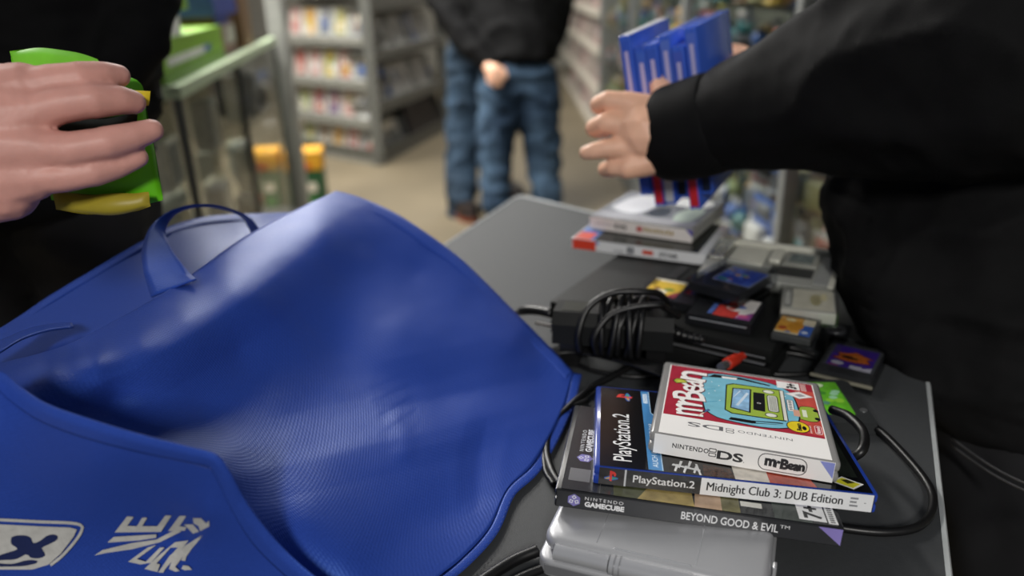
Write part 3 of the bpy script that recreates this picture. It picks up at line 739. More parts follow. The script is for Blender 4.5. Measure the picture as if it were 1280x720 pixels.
mb = MB(); mb.rbox(-w * .42, w * .42, -d * .42, d * .42, .0015, .0045, .001, 1); mb.obj('tray', M('1a1b1d', .3), t, local=True)
# black cartridge with red label
t, w, d = flat_thing('cartridge', 'black cartridge with a red and white label, in front of the clear-cased pile', 'game cartridge', (865, 389), (941, 409), (953, 377), (876, 362), cz + .012, cz + .0005)
cart_body(t, w, d, 0, .0105, M('1a1b1e', .3))
mb = MB(); mb.rbox(-w / 2 + .004, w / 2 - .004, -d / 2 - .0008, -d / 2 + .004, .006, .0078, .0004, 1); mb.obj('front_ridge', M('9fa1a6', .25, metal=.5), t, local=True)
def dr(p, w=w, d=d):
    x0, x1, y0, y1 = -w * .12, w * .44, -d * .36, d * .44
    p.rect(x0, y0, x1, y1, M('d8d4cf', .3)); p.rect(x0, y0, x0 + (x1 - x0) * .62, y1, M('b33a34', .3, var=.25, nscale=160))
    p.poly([(x1 - .016, y0), (x1, y0), (x1, y0 + .022)], M('7a3a78', .3)); p.rect(x0 - .006, y0 + .002, x0 - .001, y1 - .002, M('4a62a0', .3))
    p.oval(x0 + .018, (y0 + y1) / 2, .010, .008, M('e6e2df', .3)); p.oval(x0 + .022, (y0 + y1) / 2 + .004, .005, .004, M('5a78b8', .3)); p.oval(x0 + .014, (y0 + y1) / 2 - .003, .004, .003, M('c8584a', .3)); p.oval(x0 + .028, y0 + .008, .006, .004, M('b4527c', .3))
label_print(t, .0107, dr)
# yellow-label cartridge half hidden behind the brick
t, w, d = flat_thing('cartridge', 'black cartridge with a yellow label, half hidden behind the wrapped adapter', 'game cartridge', (798, 366), (868, 384), (880, 357), (814, 344), cz + .010, cz + .0005)
cart_body(t, w, d, 0, .0090, M('1a1b1e', .3))
def dr(p, w=w, d=d):
    x0, x1, y0, y1 = -w * .40, w * .16, -d * .35, d * .46
    p.rect(x0, y0, x1, y1, M('d9b63c', .3, var=.15, nscale=160)); p.rect(x0, y1 - .006, x1, y1, M('d9d3c0', .3)); p.oval(x0 + .016, y0 + .012, .008, .006, M('e8dfc8', .3)); p.poly([(x1 - .012, y0), (x1, y0), (x1, y0 + .02)], M('8a3a44', .3)); p.oval(x0 + .024, y0 + .020, .006, .004, M('6c8a3a', .3)); p.oval(x0 + .010, y0 + .02, .004, .004, M('8a5a2a', .3))
label_print(t, .0092, dr)
# white-backed clear-cased small cartridge
t, w, d = flat_thing('cartridge', 'pale cartridge in a thick clear case, beside the console at the jacket', 'game cartridge', (969, 384), (1046, 392), (1050, 359), (980, 356), cz + .0175, cz + .0005)
clear_box(t, w, d, 0, .0170, 'e3e4e2')
mb = MB(); mb.rbox(-w * .46, w * .46, -d * .44, d * .44, .002, .0145, .002, 2); sharp(mb.obj('cartridge_shell', M('b9b8b0', .35), t, local=True))
def dr(p, w=w, d=d):
    p.rect(-w * .26, -d * .36, w * .42, d * .40, M('dedaca', .25, var=.10, nscale=60)); p.rect(-w * .42, -d * .34, -w * .29, d * .34, M('8e8f8c', .3), .003); p.rect(-w * .40, -d * .26, -w * .31, d * .26, M('c9c9c4', .3), .002)
    p.oval(w * .12, d * .02, w * .10, d * .22, M('b8b08a', .3, var=.3, nscale=200)); p.oval(w * .26, d * .14, w * .06, d * .14, M('e9e0b8', .3))
label_print(t, .0147, dr)
# yellow and blue label
t, w, d = flat_thing('cartridge', 'clear-cased cartridge with an orange and blue label, left of the purple one', 'game cartridge', (966, 414), (1016, 427), (1026, 399), (973, 390), cz + .0105, cz + .0005)
clear_box(t, w, d, 0, .0100, 'd4d6d4')
mb = MB(); mb.rbox(-w * .46, w * .46, -d * .46, d * .46, .0015, .0082, .001, 1); sharp(mb.obj('cartridge_shell', M('4a4b4c', .4), t, local=True))
def dr(p, w=w, d=d):
    x0, x1, y0, y1 = -w * .44, w * .40, -d * .34, d * .43
    p.rect(x0, y0, x1, y1, M('d8cdb4', .3)); p.rect(x0, y0 + .003, x0 + (x1 - x0) * .66, y1, M('d39a3c', .3, var=.25, nscale=170)); p.rect(x0 + (x1 - x0) * .68, y0, x1, y0 + (y1 - y0) * .62, M('3560b4', .3))
    p.oval(x0 + (x1 - x0) * .52, (y0 + y1) / 2, .007, .010, M('c78a2e', .3)); p.oval(x0 + .006, y0 + .012, .004, .004, M('a8452e', .3)); p.oval(x0 + .010, y1 - .007, .005, .003, M('eadfae', .3)); p.oval(x0 + (x1 - x0) * .82, y0 + .008, .003, .003, M('d0d8e8', .3)); p.oval(x0 + .012, y0 + .004, .003, .002, M('3a62a8', .3))
label_print(t, .0084, dr)
# purple label in a smoky case
t, w, d = flat_thing('cartridge', 'grey cartridge with a purple label and orange emblem, in a smoke-tinted case', 'game cartridge', (1024, 458), (1097, 480), (1106, 434), (1033, 415), TZ + .016, TZ + .0005)
cart_body(t, w * .90, d * .90, .003, .012, M('3b3c3e', .4)); clear_box(t, w, d, 0, .0158, 'b9bcbe')
mb = MB(); mb.rbox(-w / 2, w / 2, -d / 2 - .0012, -d / 2 + .0028, .006, .0090, .0006, 1); mb.obj('case_lip', M('7d7a6c', .3), t, local=True)
def dr(p, w=w, d=d):
    x0, x1, y0, y1 = -w * .34, w * .38, -d * .25, d * .33
    p.rect(x0 - .003, y0 - .002, x1 + .003, y1 + .002, M('55575c', .4)); p.rect(x0, y0, x1, y1, M('4b2f9c', .3, var=.15, nscale=120))
    P = [(-.017, -.006), (-.009, -.009), (.004, -.010), (.016, -.007), (.012, .001), (.017, .004), (.008, .008), (.001, .013), (-.006, .008), (-.015, .006), (-.011, .000)]
    p.poly([(a * 1.12 + .001, b * 1.1 + .004) for a, b in P], M('7c3020', .3)); p.poly([(a + .001, b + .004) for a, b in P], M('cf6d2c', .3, var=.2, nscale=300)); p.oval(-.002, .003, .008, .0035, M('3a1d1a', .3)); p.oval(.003, .006, .003, .002, M('d98a3a', .3))
    p.oval(x0 + .009, y0 + .008, .006, .0042, M('d3d0e0', .3)); p.rect(x0 + .021, y0 + .001, x0 + .032, y0 + .008, M('d8d6e2', .3)); p.rect(x0 + .002, y0 + .001, x0 + .011, y0 + .003, M('b04a6a', .3)); p.poly([(x1 - .018, y0), (x1, y0), (x1, y0 + .010)], M('cfccda', .3))
label_print(t, .0122, dr)
# green label
t, w, d = flat_thing('cartridge', 'dark cartridge with a bright green label, behind the red-covered case', 'game cartridge', (1022, 531), (1092, 526), (1062, 474), (1000, 473), TZ + .012, TZ + .0005)
cart_body(t, w, d, 0, .0110, M('2d2f30', .4))
mb = MB(); mb.cyl((w * .41, -d * .22, .0110), (0, 0, 1), .0032, .0006, 14); mb.obj('screw', M('9a9c9e', .3, metal=.8), t, local=True)
def dr(p, w=w, d=d):
    x0, x1, y0, y1 = -w * .46, w * .22, -d * .32, d * .42
    p.rect(x0, y0, x1, y1, M('62b02c', .3, var=.2, nscale=130)); p.oval(x0 + (x1 - x0) * .45, y1 - .006, .005, .0034, M('d9ecc4', .3))
    for k in range(12): p.oval(random.uniform(x0 + .005, x1 - .005), random.uniform(y0 + .005, y1 - .010), .004, .003, M(random.choice(['8cc83c', '3f8c2c', '9ad0a8', '5a8f7a', 'b8a04a']), .3), 9)
label_print(t, .0112, dr)
# crumpled clear lid near the jacket
t, w, d = flat_thing('clear_cap', 'small clear plastic tray with a dark ring, between the orange-label and purple cartridges', 'plastic case', (1022, 424), (1056, 432), (1064, 406), (1030, 400), TZ + .014, TZ)
clear_box(t, w, d, .0005, .014, 'aeb4bc')
mb = MB(); P = [(math.cos(a) * .009, math.sin(a) * .009 + .004, .0150) for a in np.linspace(0, 2 * math.pi, 20)]; mb.tube(P, .002, 8, caps=False); mb.obj('ring', M('2c2d30', .3), t, smooth=True, local=True)
# silver flat device with a memory card
t, w, d = flat_thing('silver_player', 'flat silver device with square panel and card slot, behind the cartridges', 'electronic device', (882, 336), (1048, 357), (1047, 321), (898, 290), cz + .019, cz + .0006)
sv = M('a5a6a0', .35, metal=.35, var=.04); sv2 = M('d6d5c8', .3, metal=.15, var=.03); X, Y = w / 2, d / 2
mb = MB(); mb.rbox(-X, X, -Y, Y, 0, .014, .003); sharp(mb.obj('housing', sv, t, local=True))
mb = MB(); mb.rbox(-X, X, Y - .010, Y, .012, .020, .002); mb.rbox(X - .006, X, -Y, Y, .012, .016, .001); mb.obj('back_rim', sv2, t, local=True)
mb = MB()
for k in range(3): mb.tube(crom([(-X + .004 + .006 * k, -Y * .2, .016), (-X + .004 + .007 * k, Y * .3, .018), (-X + .006 + .006 * k, Y - .008, .019)], 12), .0032, 8)
mb.obj('side_rib', M('d7d7d4', .12, metal=.9), t, smooth=True, local=True)
mb = MB(); mb.rbox(-X * .66, -X * .12, -Y * .30, Y * .72, .014, .0165, .001); sharp(mb.obj('square_panel', sv2, t, local=True))
mb = MB(); mb.rbox(-X * .06, X * .12, -Y * .04, Y * .70, .014, .019, .0025, 3); sharp(mb.obj('button', sv2, t, local=True))
mb = MB(); mb.rbox(X * .16, X * .68, -Y * .10, Y * .68, .014, .0180, .0015); sharp(mb.obj('memory_card', M('8f9088', .35), t, local=True))
mb = MB(); mb.rbox(X * .24, X * .60, Y * .02, Y * .52, .0179, .0184, .0003, 1); mb.obj('card_window', M('5f6a6a', .25, var=.4, nscale=120), t, local=True)
mb = MB(); mb.rbox(X * .02, X * .66, -Y * .62, -Y * .12, .0135, .0144, .0003, 1); mb.obj('card_slot', M('141416', .4), t, local=True)
mb = MB(); mb.rbox(X * .70, X * .97, -Y * .9, Y * .70, .014, .0154, .0006, 1); mb.obj('grey_pad', M('8b8d8b', .45), t, local=True)
# ================================================================ two cases lying on the console's back
zb0 = cz + .0008
t, w, d = flat_thing('game_case', 'white-spined game case with red end, lying under the glare-painted one on the console', 'game case', (724, 297), (884, 320), (906, 285), (752, 262), zb0 + .0145, zb0)
mb = MB(); mb.rbox(-w / 2, w / 2, -d / 2, d / 2, 0, .0068, .0016, 2); mb.rbox(-w / 2, w / 2, -d / 2, d / 2, .0077, .0145, .0016, 2); mb.box(-w / 2 + .002, w / 2 - .002, -d / 2 + .0006, d / 2 - .002, .006, .0085); sharp(mb.obj('shell', M('c4c6c9', .2, coat=.3), t, local=True))
p = Print(); p.rect(-w / 2 + .003, -d / 2 + .001, w / 2 - .010, d / 2 - .003, M('1c1f1b', .25, var=.5, nscale=60)); p.rect(-w / 2 + .003, -d / 2 + .001, -w / 2 + .030, d / 2 - .003, M('5c7fc0', .25)); p.rect(-w / 2 + .003, -d / 2 + .001, -w / 2 + .026, -d / 2 + .030, M('d8503c', .25)); p.obj('cover_print', t, TOP(.0146))
p = Print(); p.rect(-w / 2 + .002, .0008, w / 2 - .002, .0137, M('d9dadc', .3, var=.02)); p.rect(-w / 2 + .002, .0008, -w / 2 + .034, .0137, M('d9442f', .3)); p.rect(-w / 2 + .034, .0095, -w / 2 + .038, .0137, M('5c7fc0', .3))
p.rect(-.012, .003, -.003, .0115, M('4a4d52', .3)); p.rect(-.010, .005, -.005, .0095, M('9a9da2', .3)); p.rect(.008, .0045, .022, .0105, M('c8503f', .3)); p.text('STAR', .030, .0042, .0085, M('44464b', .3), bold=.0003, fit=.024); p.rect(-.030, .0035, -.016, .0050, M('6a6d72', .3)); p.obj('spine_print', t, FRONT(-d / 2 - .00005))
zb1 = zb0 + .0150
t, w, d = flat_thing('game_case', 'white game case with pale glare-painted cover, on top of the pile below the hand', 'game case', (745, 266), (866, 292), (906, 250), (783, 240), zb1 + .0185, zb1)
mb = MB(); mb.rbox(-w / 2, w / 2, -d / 2, d / 2, 0, .0088, .0035, 3); mb.rbox(-w / 2, w / 2, -d / 2, d / 2, .0094, .0185, .0035, 3); mb.box(-w / 2 + .003, w / 2 - .003, -d / 2 + .0003, d / 2 - .003, .007, .012); sharp(mb.obj('shell', M('8b8a86', .18, coat=.5), t, local=True))
p = Print(); p.rect(-w / 2 + .001, -d / 2 + .002, w / 2 - .004, -d / 2 + .030, M('a9a9ad', .2)); p.rect(-w / 2 + .001, -d / 2 + .030, w / 2 - .004, d / 2 - .002, M('82848a', .2, var=.2, nscale=50))
def blob2(P, m): p.poly(crom(P + [P[0]], 30)[:-1], m)
blob2([(-.062, -.02), (-.04, -.035), (-.018, -.03), (-.008, .0), (-.012, .05), (-.05, .05)], M('f6f6f4', .2)); blob2([(-.010, -.035), (.012, -.040), (.022, -.02), (.012, .010), (-.004, .0)], M('3d4450', .2, var=.2)); blob2([(.004, .03), (.03, .022), (.058, .03), (.056, .060), (.01, .062)], M('f6f6f0', .2)); blob2([(.034, -.045), (.056, -.042), (.060, .015), (.042, .02), (.030, -.01)], M('b9c6b8', .2, var=.1))  # the two white blobs are lamp glare painted into the cover
p.obj('cover_print', t, TOP(.0186))
p = Print(); p.rect(-w / 2 + .001, .001, w / 2 - .001, .0175, M('e2dcd8', .3, var=.02)); p.text('NINTENDO', -w / 2 + .010, .0085, .0046, M('6a6663', .3), fit=.026); p.text('DS', -w / 2 + .037, .0060, .0090, M('3c3a3a', .3), bold=.0003, fit=.017)
p.rect(-.004, .0060, .004, .0130, M('b4504c', .3)); [p.rect(.006 + .0052 * k, .0072, .0098 + .0052 * k, .0128 - .0006 * (k % 3), M('a8925c', .3)) for k in range(8)]
p.rect(.002, .0045, .046, .0052, M('b8aeb0', .3)); p.poly([(w / 2 - .010, .0172), (w / 2 - .001, .0172), (w / 2 - .001, .0085)], M('4a3f9a', .3)); p.obj('spine_print', t, FRONT(-d / 2 - .00035))
# ================================================================ blue shopping bag slumped on the table
def bag_fabric(col, name):
    m = bpy.data.materials.new(name); m.use_nodes = True; nt = m.node_tree; b = nt.nodes['Principled BSDF']
    uv = nt.nodes.new('ShaderNodeUVMap'); sp = nt.nodes.new('ShaderNodeSeparateXYZ'); nt.links.new(uv.outputs[0], sp.inputs[0])
    def mth(op, a, b_=None):
        n = nt.nodes.new('ShaderNodeMath'); n.operation = op
        for i, q in enumerate((a, b_)):
            if q is None: continue
            if isinstance(q, (int, float)): n.inputs[i].default_value = q
            else: nt.links.new(q, n.inputs[i])
        return n.outputs[0]
    per = 2 * math.pi / .0029
    su = mth('SINE', mth('MULTIPLY', sp.outputs[0], per)); sv_ = mth('SINE', mth('MULTIPLY', sp.outputs[1], per))
    waf = mth('MULTIPLY', su, sv_)
    tc = nt.nodes.new('ShaderNodeTexCoord'); n = nt.nodes.new('ShaderNodeTexNoise'); n.inputs['Scale'].default_value = 900; n.inputs['Detail'].default_value = 3
    nt.links.new(tc.outputs['Object'], n.inputs['Vector'])
    h = mth('ADD', mth('MULTIPLY', waf, .5), mth('MULTIPLY', n.outputs['Fac'], .9))
    bp = nt.nodes.new('ShaderNodeBump'); bp.inputs['Strength'].default_value = .22; bp.inputs['Distance'].default_value = .0006
    nt.links.new(h, bp.inputs['Height']); nt.links.new(bp.outputs[0], b.inputs['Normal'])
    c = lin(col); r = nt.nodes.new('ShaderNodeValToRGB'); r.color_ramp.elements[0].position = .35; r.color_ramp.elements[1].position = .65
    r.color_ramp.elements[0].color = tuple(v * .93 for v in c) + (1,); r.color_ramp.elements[1].color = tuple(v * 1.07 for v in c) + (1,)
    nt.links.new(n.outputs['Fac'], r.inputs[0]); nt.links.new(r.outputs[0], b.inputs['Base Color'])
    b.inputs['Roughness'].default_value = .42; b.inputs['Specular IOR Level'].default_value = .42; b.inputs['Specular Tint'].default_value = (.22, .42, 1, 1)
    return m
bag_m = bag_fabric('29449a', 'bag_fabric'); hem_m = bag_fabric('2c48a0', 'bag_hem_fabric')
bag = thing('shopping_bag', 'large blue woven-look fabric shopping bag slumped on the table left of the games', 'bag', (-.15, .60, TZ))
def solid(o, t=.0012):
    s = o.modifiers.new('thick', 'SOLIDIFY'); s.thickness = t; s.offset = -1; return o
def smooth_noise(P, amp, scale, seed):
    N = P.reshape(-1, 3); d = np.array([mnoise.noise(Vector(q * scale) + Vector((seed, 0, 0))) for q in N]).reshape(P.shape[:2])
    du = np.gradient(P, axis=1); dv = np.gradient(P, axis=0); nn = np.cross(du, dv); nn /= np.maximum(1e-9, np.linalg.norm(nn, axis=2))[..., None]
    return P + nn * (d * amp)[..., None]
# main panel: depth samples
def dz(x, y, z): return float((PZ(x, y, z) - ORG) @ _f)
t0 = TZ + .006
front_pts = [
    # ridge
    (-60, 480, .505), (0, 457, .53), (45, 445, .550), (90, 430, .570), (145, 402, .603), (200, 370, .642), (250, 338, .690), (305, 298, .742), (360, 268, .795), (420, 240, .850),
    # right hem
    (475, 259, .848), (530, 290, .838), (580, 328, .825), (640, 388, .800), (680, 428, .788), (716, 465, dz(716, 465, t0 + .004)),
    # bottom edge along the table
    (703, 512, dz(703, 512, t0)), (668, 578, dz(668, 578, t0)), (634, 612, dz(634, 612, t0)), (612, 660, dz(612, 660, t0)), (578, 698, dz(578, 698, t0)), (545, 725, dz(545, 725, t0)), (500, 765, dz(500, 765, t0)),
    # along the folded band, where it passes behind
    (-60, 492, .500), (0, 470, .515), (60, 520, .505), (120, 545, .516), (180, 562, .522), (240, 576, .524), (270, 590, .520), (290, 625, .512), (315, 668, .498), (345, 702, .490), (385, 738, .486), (440, 785, .480),
    # flat shoulder just below the ridge, the steep fall to a valley, then the flatter lower lobe (heights above the floor)
] + [(x, y, dz(x, y, z)) for x, y, z in (
    (60, 462, .935), (120, 452, .932), (175, 430, .930), (230, 395, .932), (290, 362, .935), (345, 325, .938), (400, 290, .945),
    (140, 500, .902), (210, 500, .893), (300, 440, .896), (360, 400, .902), (420, 345, .911), (470, 310, .917), (520, 345, .890), (590, 380, .866), (640, 430, .841),
    (260, 530, .872), (350, 500, .866), (430, 440, .869), (500, 420, .871), (560, 430, .857),
    (400, 530, .851), (470, 514, .845), (560, 496, .837), (640, 480, .827),
    (330, 590, .857), (420, 570, .846), (520, 545, .836), (620, 515, .824),
    (380, 650, .846), (460, 625, .834), (540, 600, .823), (600, 570, .816), (430, 700, .828), (500, 680, .817), (560, 640, .812))
]
Df = Depth(front_pts, 1.5e-3)
Df.fold([(722, 466), (640, 480), (560, 496), (470, 516)], -.006, 55, 60)
Df.fold([(318, 318), (372, 388), (432, 462), (470, 520)], -.0016, 45, 30)
Df.fold([(62, 516), (120, 482), (190, 448), (300, 380), (400, 300)], .0050, 50, 46)
Df.fold([(690, 500), (560, 535), (420, 568), (290, 596)], .0030, 40, 60)
Df.fold([(610, 520), (597, 580), (596, 650)], -.0030, 30, 26)
Df.fold([(486, 512), (502, 540), (508, 580)], .0016, 16, 20)
ridge = [(-60, 480), (0, 457), (45, 445), (90, 430), (145, 402), (200, 370), (250, 338), (305, 298), (360, 268), (420, 240)]
hemr = [(420, 240), (450, 248), (490, 265), (530, 290), (580, 328), (640, 388), (680, 428), (716, 465)]
band = [(-60, 492), (-20, 476), (0, 470), (25, 490), (60, 512), (120, 533), (180, 550), (240, 564), (268, 572), (282, 590), (300, 625), (322, 658), (350, 690), (390, 725), (450, 768)]
low = [(450, 768), (500, 765), (545, 725), (578, 698), (612, 660), (634, 612), (668, 578), (703, 512), (716, 465)]
NU, NV = 230, 170
hid = [(x - (8 if i > 8 else 0), y + (10 if 1 < i < 9 else 5)) for i, (x, y) in enumerate(band[:-1])] + [band[-1]]
n1, n2 = int(NU * .50), int(NU * .22)
bot = np.vstack([crom(hid[:9], n1), crom(hid[8:], n2 + 1)[1:], crom(low, NU - n1 - n2 + 1)[1:]])
G = coons(crom(ridge, NU), bot, crom([(-60, 480), (-60, 492)], NV), crom(hemr, NV))
for _ in range(400):                         # relax the inner grid so that no cell folds over
    G[1:-1, 1:-1] = .25 * (G[:-2, 1:-1] + G[2:, 1:-1] + G[1:-1, :-2] + G[1:-1, 2:])
Pf = Df.world(G.reshape(-1, 2)).reshape(G.shape[0], G.shape[1], 3)
Pf = smooth_noise(Pf, .0012, 12, 3)
Pf = smooth_noise(Pf, .0004, 40, 8)
o = link('front_panel', grid_mesh(Pf), bag_m, bag, smooth=True); solid(o)
def strip(name, edge, width_px, side, off=.0007, surf=Df, n=120, mat=hem_m, inset_px=0.0):
    """flat band of cloth sewn along an edge of a panel"""
    E = crom(edge, n); T = np.gradient(E, axis=0); T /= np.linalg.norm(T, axis=1)[:, None]
    N = np.stack([-T[:, 1], T[:, 0]], 1) * side
    rows = [surf.world(E + N * (inset_px + width_px * k / 4), off if 0 < k < 4 else off * .25) for k in range(5)]
    o = link(name, grid_mesh(np.array(rows)), mat, bag, smooth=True); solid(o, .001); return o
strip('side_hem', [(430, 242.5)] + hemr[1:], 13, 1)
strip('bottom_hem', low[1:][::-1], 12, -1)
# stitching lines: short thread dashes proud of the hem
th_m = M('2d4698', .6)
def stitches(edge, dist, side, n, surf=Df, lift=.0022, name='stitch_line'):
    E = crom(edge, n * 2); T = np.gradient(E, axis=0); T /= np.linalg.norm(T, axis=1)[:, None]; E = E + np.stack([-T[:, 1], T[:, 0]], 1) * side * dist
    W = surf.world(E, lift); mb = MB()
    for k in range(0, len(W) - 1, 2): mb.tube([W[k], W[k + 1]], .00045, 5)
    o = mb.obj(name, th_m, bag); o['kind'] = 'stuff'; return o
stitches(hemr, 11, 1, 75); stitches(low[1:][::-1], 10, -1, 60)
# back panel seen beyond the ridge
back_top = [(-80, 452), (0, 412), (60, 372), (120, 336), (180, 301), (215, 283), (262, 271), (320, 268), (380, 266), (440, 262)]
back_pts = [(-80, 452, .60), (0, 412, .65), (60, 372, .70), (120, 336, .745), (180, 301, .79), (262, 271, .86), (320, 268, .895), (380, 266, .93), (440, 262, .965),
            (-80, 520, .555), (0, 480, .585), (100, 440, .635), (200, 385, .70), (300, 320, .795), (420, 258, .90), (450, 300, .90), (200, 330, .765), (100, 380, .695), (300, 295, .845), (360, 285, .89)]
Db = Depth(back_pts, 2e-5)
bl_ = [(-80, 510), (0, 480), (100, 446), (200, 392), (300, 325), (360, 290), (420, 262), (450, 275)]
G = coons(crom(back_top, 110), crom(bl_, 110), crom([(-80, 452), (-80, 510)], 40), crom([(440, 262), (450, 275)], 40))
Pb = smooth_noise(Db.world(G.reshape(-1, 2)).reshape(40, 110, 3), .0022, 14, 5)
o = link('back_panel', grid_mesh(Pb), bag_m, bag, smooth=True); solid(o)
# far side falling from the back rim to the table, and the floor of the bag
rim = Db.world(crom(back_top, 110)); foot = rim.copy(); foot[:, 1] += .05; foot[:, 2] = TZ + .003
rows = np.array([rim * (1 - t) + foot * t + np.array([0, .035 * math.sin(math.pi * t), 0]) for t in np.linspace(0, 1, 18)])
o = link('rear_panel', grid_mesh(smooth_noise(rows, .003, 12, 9)), bag_m, bag, smooth=True); solid(o)
# inside of the bag: the back panel runs on down to its floor, and a gusset closes the left end
lo = Db.world(crom(bl_, 110)); ft = lo.copy(); ft[:, 1] -= .02; ft[:, 2] = TZ + .004
rows = np.array([lo * (1 - t) + ft * t for t in np.linspace(0, 1, 16)])
o = link('inner_panel', grid_mesh(smooth_noise(rows, .002, 14, 12)), bag_m, bag, smooth=True); solid(o)
qa = [PD(-60, 492, .44), PD(-60, 484, .505), PD(-72, 470, .55), PD(-80, 452, .60)]
qa = crom(qa, 24); qb = qa.copy(); qb[:, 0] += .012; qb[:, 2] = TZ + .004
rows = np.array([qa * (1 - t) + qb * t - np.array([.018 * math.sin(math.pi * t), 0, 0]) for t in np.linspace(0, 1, 16)])
o = link('side_gusset', grid_mesh(smooth_noise(rows, .002, 16, 15)), bag_m, bag, smooth=True); solid(o)
strip('rim_hem', back_top, 9, 1, .0008, Db)
# panel with the print, hanging below the folded band
pr_pts = [(-60, 492, .470), (0, 470, .492), (60, 512, .470), (120, 533, .460), (180, 550, .454), (268, 572, .450), (300, 625, .455), (350, 690, .466), (390, 725, .468), (450, 768, .468),
          (-60, 770, .498), (60, 770, .497), (160, 770, .496), (260, 770, .492), (340, 770, .482), (60, 640, .488), (150, 640, .484), (225, 640, .474), (262, 640, .458), (0, 580, .490), (120, 580, .470), (250, 600, .456), (200, 700, .486), (280, 700, .470), (160, 720, .494), (225, 668, .486), (240, 690, .478)]
pr_pts = [(x, y, d * (1 - .065 * min(1, max(0, (390 - x) / 120.)) * min(1, max(0, (690 - y) / 110.)))) for x, y, d in pr_pts]
Dp = Depth(pr_pts, 2e-5)
pr_low = [(-60, 770), (100, 770), (250, 772), (450, 768)]
G = coons(crom(band, 120), crom(pr_low, 120), crom([(-60, 492), (-60, 770)], 70), crom([(450, 767), (450, 768)], 70))
G[:, -1] = (450, 768)
Pp = smooth_noise(Dp.world(G.reshape(-1, 2)).reshape(70, 120, 3), .0012, 20, 2)
o = link('print_panel', grid_mesh(Pp), bag_m, bag, smooth=True); solid(o)
# folded band between the two panels
E = crom(band, 140); T = np.gradient(E, axis=0); T /= np.linalg.norm(T, axis=1)[:, None]; N = np.stack([-T[:, 1], T[:, 0]], 1)
wd = np.interp(np.linspace(0, 1, 140), [0, .12, .3, .58, .64, .75, 1], [13, 15, 17, 12, 13, 17, 14])
rows = []
for k, t in enumerate(np.linspace(-.42, 1, 9)):
    q = E + N * (wd * t)[:, None]
    rows.append(Dp.world(q, .0028 * (1 - abs((t - .2) / .9)) + .0012))
o = link('top_band', grid_mesh(np.array(rows)), hem_m, bag, smooth=True); solid(o, .001)
stitches([(x, y + 2) for x, y in band[3:9]], 13, 1, 46, Dp, .0026)
# handles
def ribbon(name, mid, halfw, n=70, mat=hem_m):
    """strap through 3-D points with a half-width vector at each"""
    C = crom(mid, n); H = crom(halfw, n)
    if len(H) != n: H = H[:n]
    t = np.linspace(0, 1, len(halfw)); H = np.stack([np.interp(np.linspace(0, 1, n), t, np.array(halfw)[:, k]) for k in range(3)], 1)
    rows = [C + H * s for s in np.linspace(-1, 1, 7)]
    o = link(name, grid_mesh(np.array(rows)), mat, bag, smooth=True); solid(o, .0016); return o
def strap_pts(L): # (px, py, depth, px2, py2, depth2): two edges
    a = np.array([PD(*q[:3]) for q in L]); b = np.array([PD(*q[3:]) for q in L]); return (a + b) / 2, (b - a) / 2
L = [(190, 372, .655, 246, 350, .650), (180, 340, .672, 240, 345, .662), (177, 315, .690, 224, 322, .675), (184, 288, .705, 212, 297, .692), (205, 265, .715, 212, 278, .715), (232, 256, .722, 229, 262, .742), (262, 255, .735, 258, 257, .762), (290, 261, .752, 287, 263, .780), (312, 272, .770, 304, 271, .798), (324, 286, .786, 312, 283, .812), (337, 300, .800, 322, 302, .822)]
m_, h_ = strap_pts(L); ribbon('handle', m_, h_)
L = [(-60, 470, .53, -50, 452, .555), (0, 440, .565, 0, 424, .59), (30, 422, .59, 30, 412, .62), (62, 412, .612, 60, 405, .64), (92, 408, .632, 90, 403, .655)]
m_, h_ = strap_pts(L); ribbon('handle', m_, h_, 40)
# white print
ink_w = M('b9b8b4', .6, var=.10, nscale=160, bump=.1, bscale=900)
def on_panel(name, polys, off=.0036):
    mb = MB()
    for P in polys:
        P = np.array(P, float)
        # fine triangulation by fan over a densified outline would fold: use bmesh for the cap
        bm = bmesh.new(); vs = [bm.verts.new((p[0], p[1], 0)) for p in P]
        f = bm.faces.new(vs); f.normal_update(); bmesh.ops.triangulate(bm, faces=[f], ngon_method='EAR_CLIP')
        for _ in range(3): bmesh.ops.subdivide_edges(bm, edges=[e for e in bm.edges if e.calc_length() > 9], cuts=1)
        bmesh.ops.triangulate(bm, faces=bm.faces[:])
        bm.verts.index_update()
        W = Dp.world([v.co[:2] for v in bm.verts], off); mb.add(W, [tuple(v.index for v in f.verts) for f in bm.faces]); bm.free()
    return mb.obj(name, ink_w, bag)
def band_poly(outer, w):
    O = crom(outer, 40); T = np.gradient(O, axis=0); T /= np.linalg.norm(T, axis=1)[:, None]; N = np.stack([-T[:, 1], T[:, 0]], 1); return np.vstack([O, (O + N * w)[::-1]])
# rounded emblem: outline, field with a four-lobed cross left open
on_panel('emblem_outline', [band_poly([(-40, 646), (0, 648), (50, 650.5), (88, 652), (102, 655), (104.5, 661), (98, 674), (80, 695), (64, 708)], 3.6)])
field = [(-40, 654), (0, 655.5), (50, 658), (88, 659.5), (96, 662), (92, 671), (76, 692), (60, 706), (40, 712), (-40, 712)]
cross_d = M('16224f', .6)
on_panel('emblem_field', [field])
mb_old = ink_w; ink_w = cross_d
on_panel('emblem_cross', [crom([(14, 672), (20, 669.5), (32, 669.5), (39, 673), (41, 679), (50, 676), (58, 670), (66, 668), (72, 670), (71, 675), (62, 680), (52, 685), (55, 690), (56, 695), (48, 698), (38, 697), (33, 693), (20, 699), (6, 700), (-6, 700), (0, 694), (12, 690), (22, 686), (14, 680), (14, 672)], 60)[:-1], crom([(30, 701), (38, 700), (46, 701), (47, 703.5), (38, 706), (24, 708), (-10, 708), (-8, 704), (14, 705), (30, 701)], 30)[:-1]], .0041)
ink_w = mb_old
q = lambda *P: [(a * .2222, 560 + b * .2222) for a, b in P]
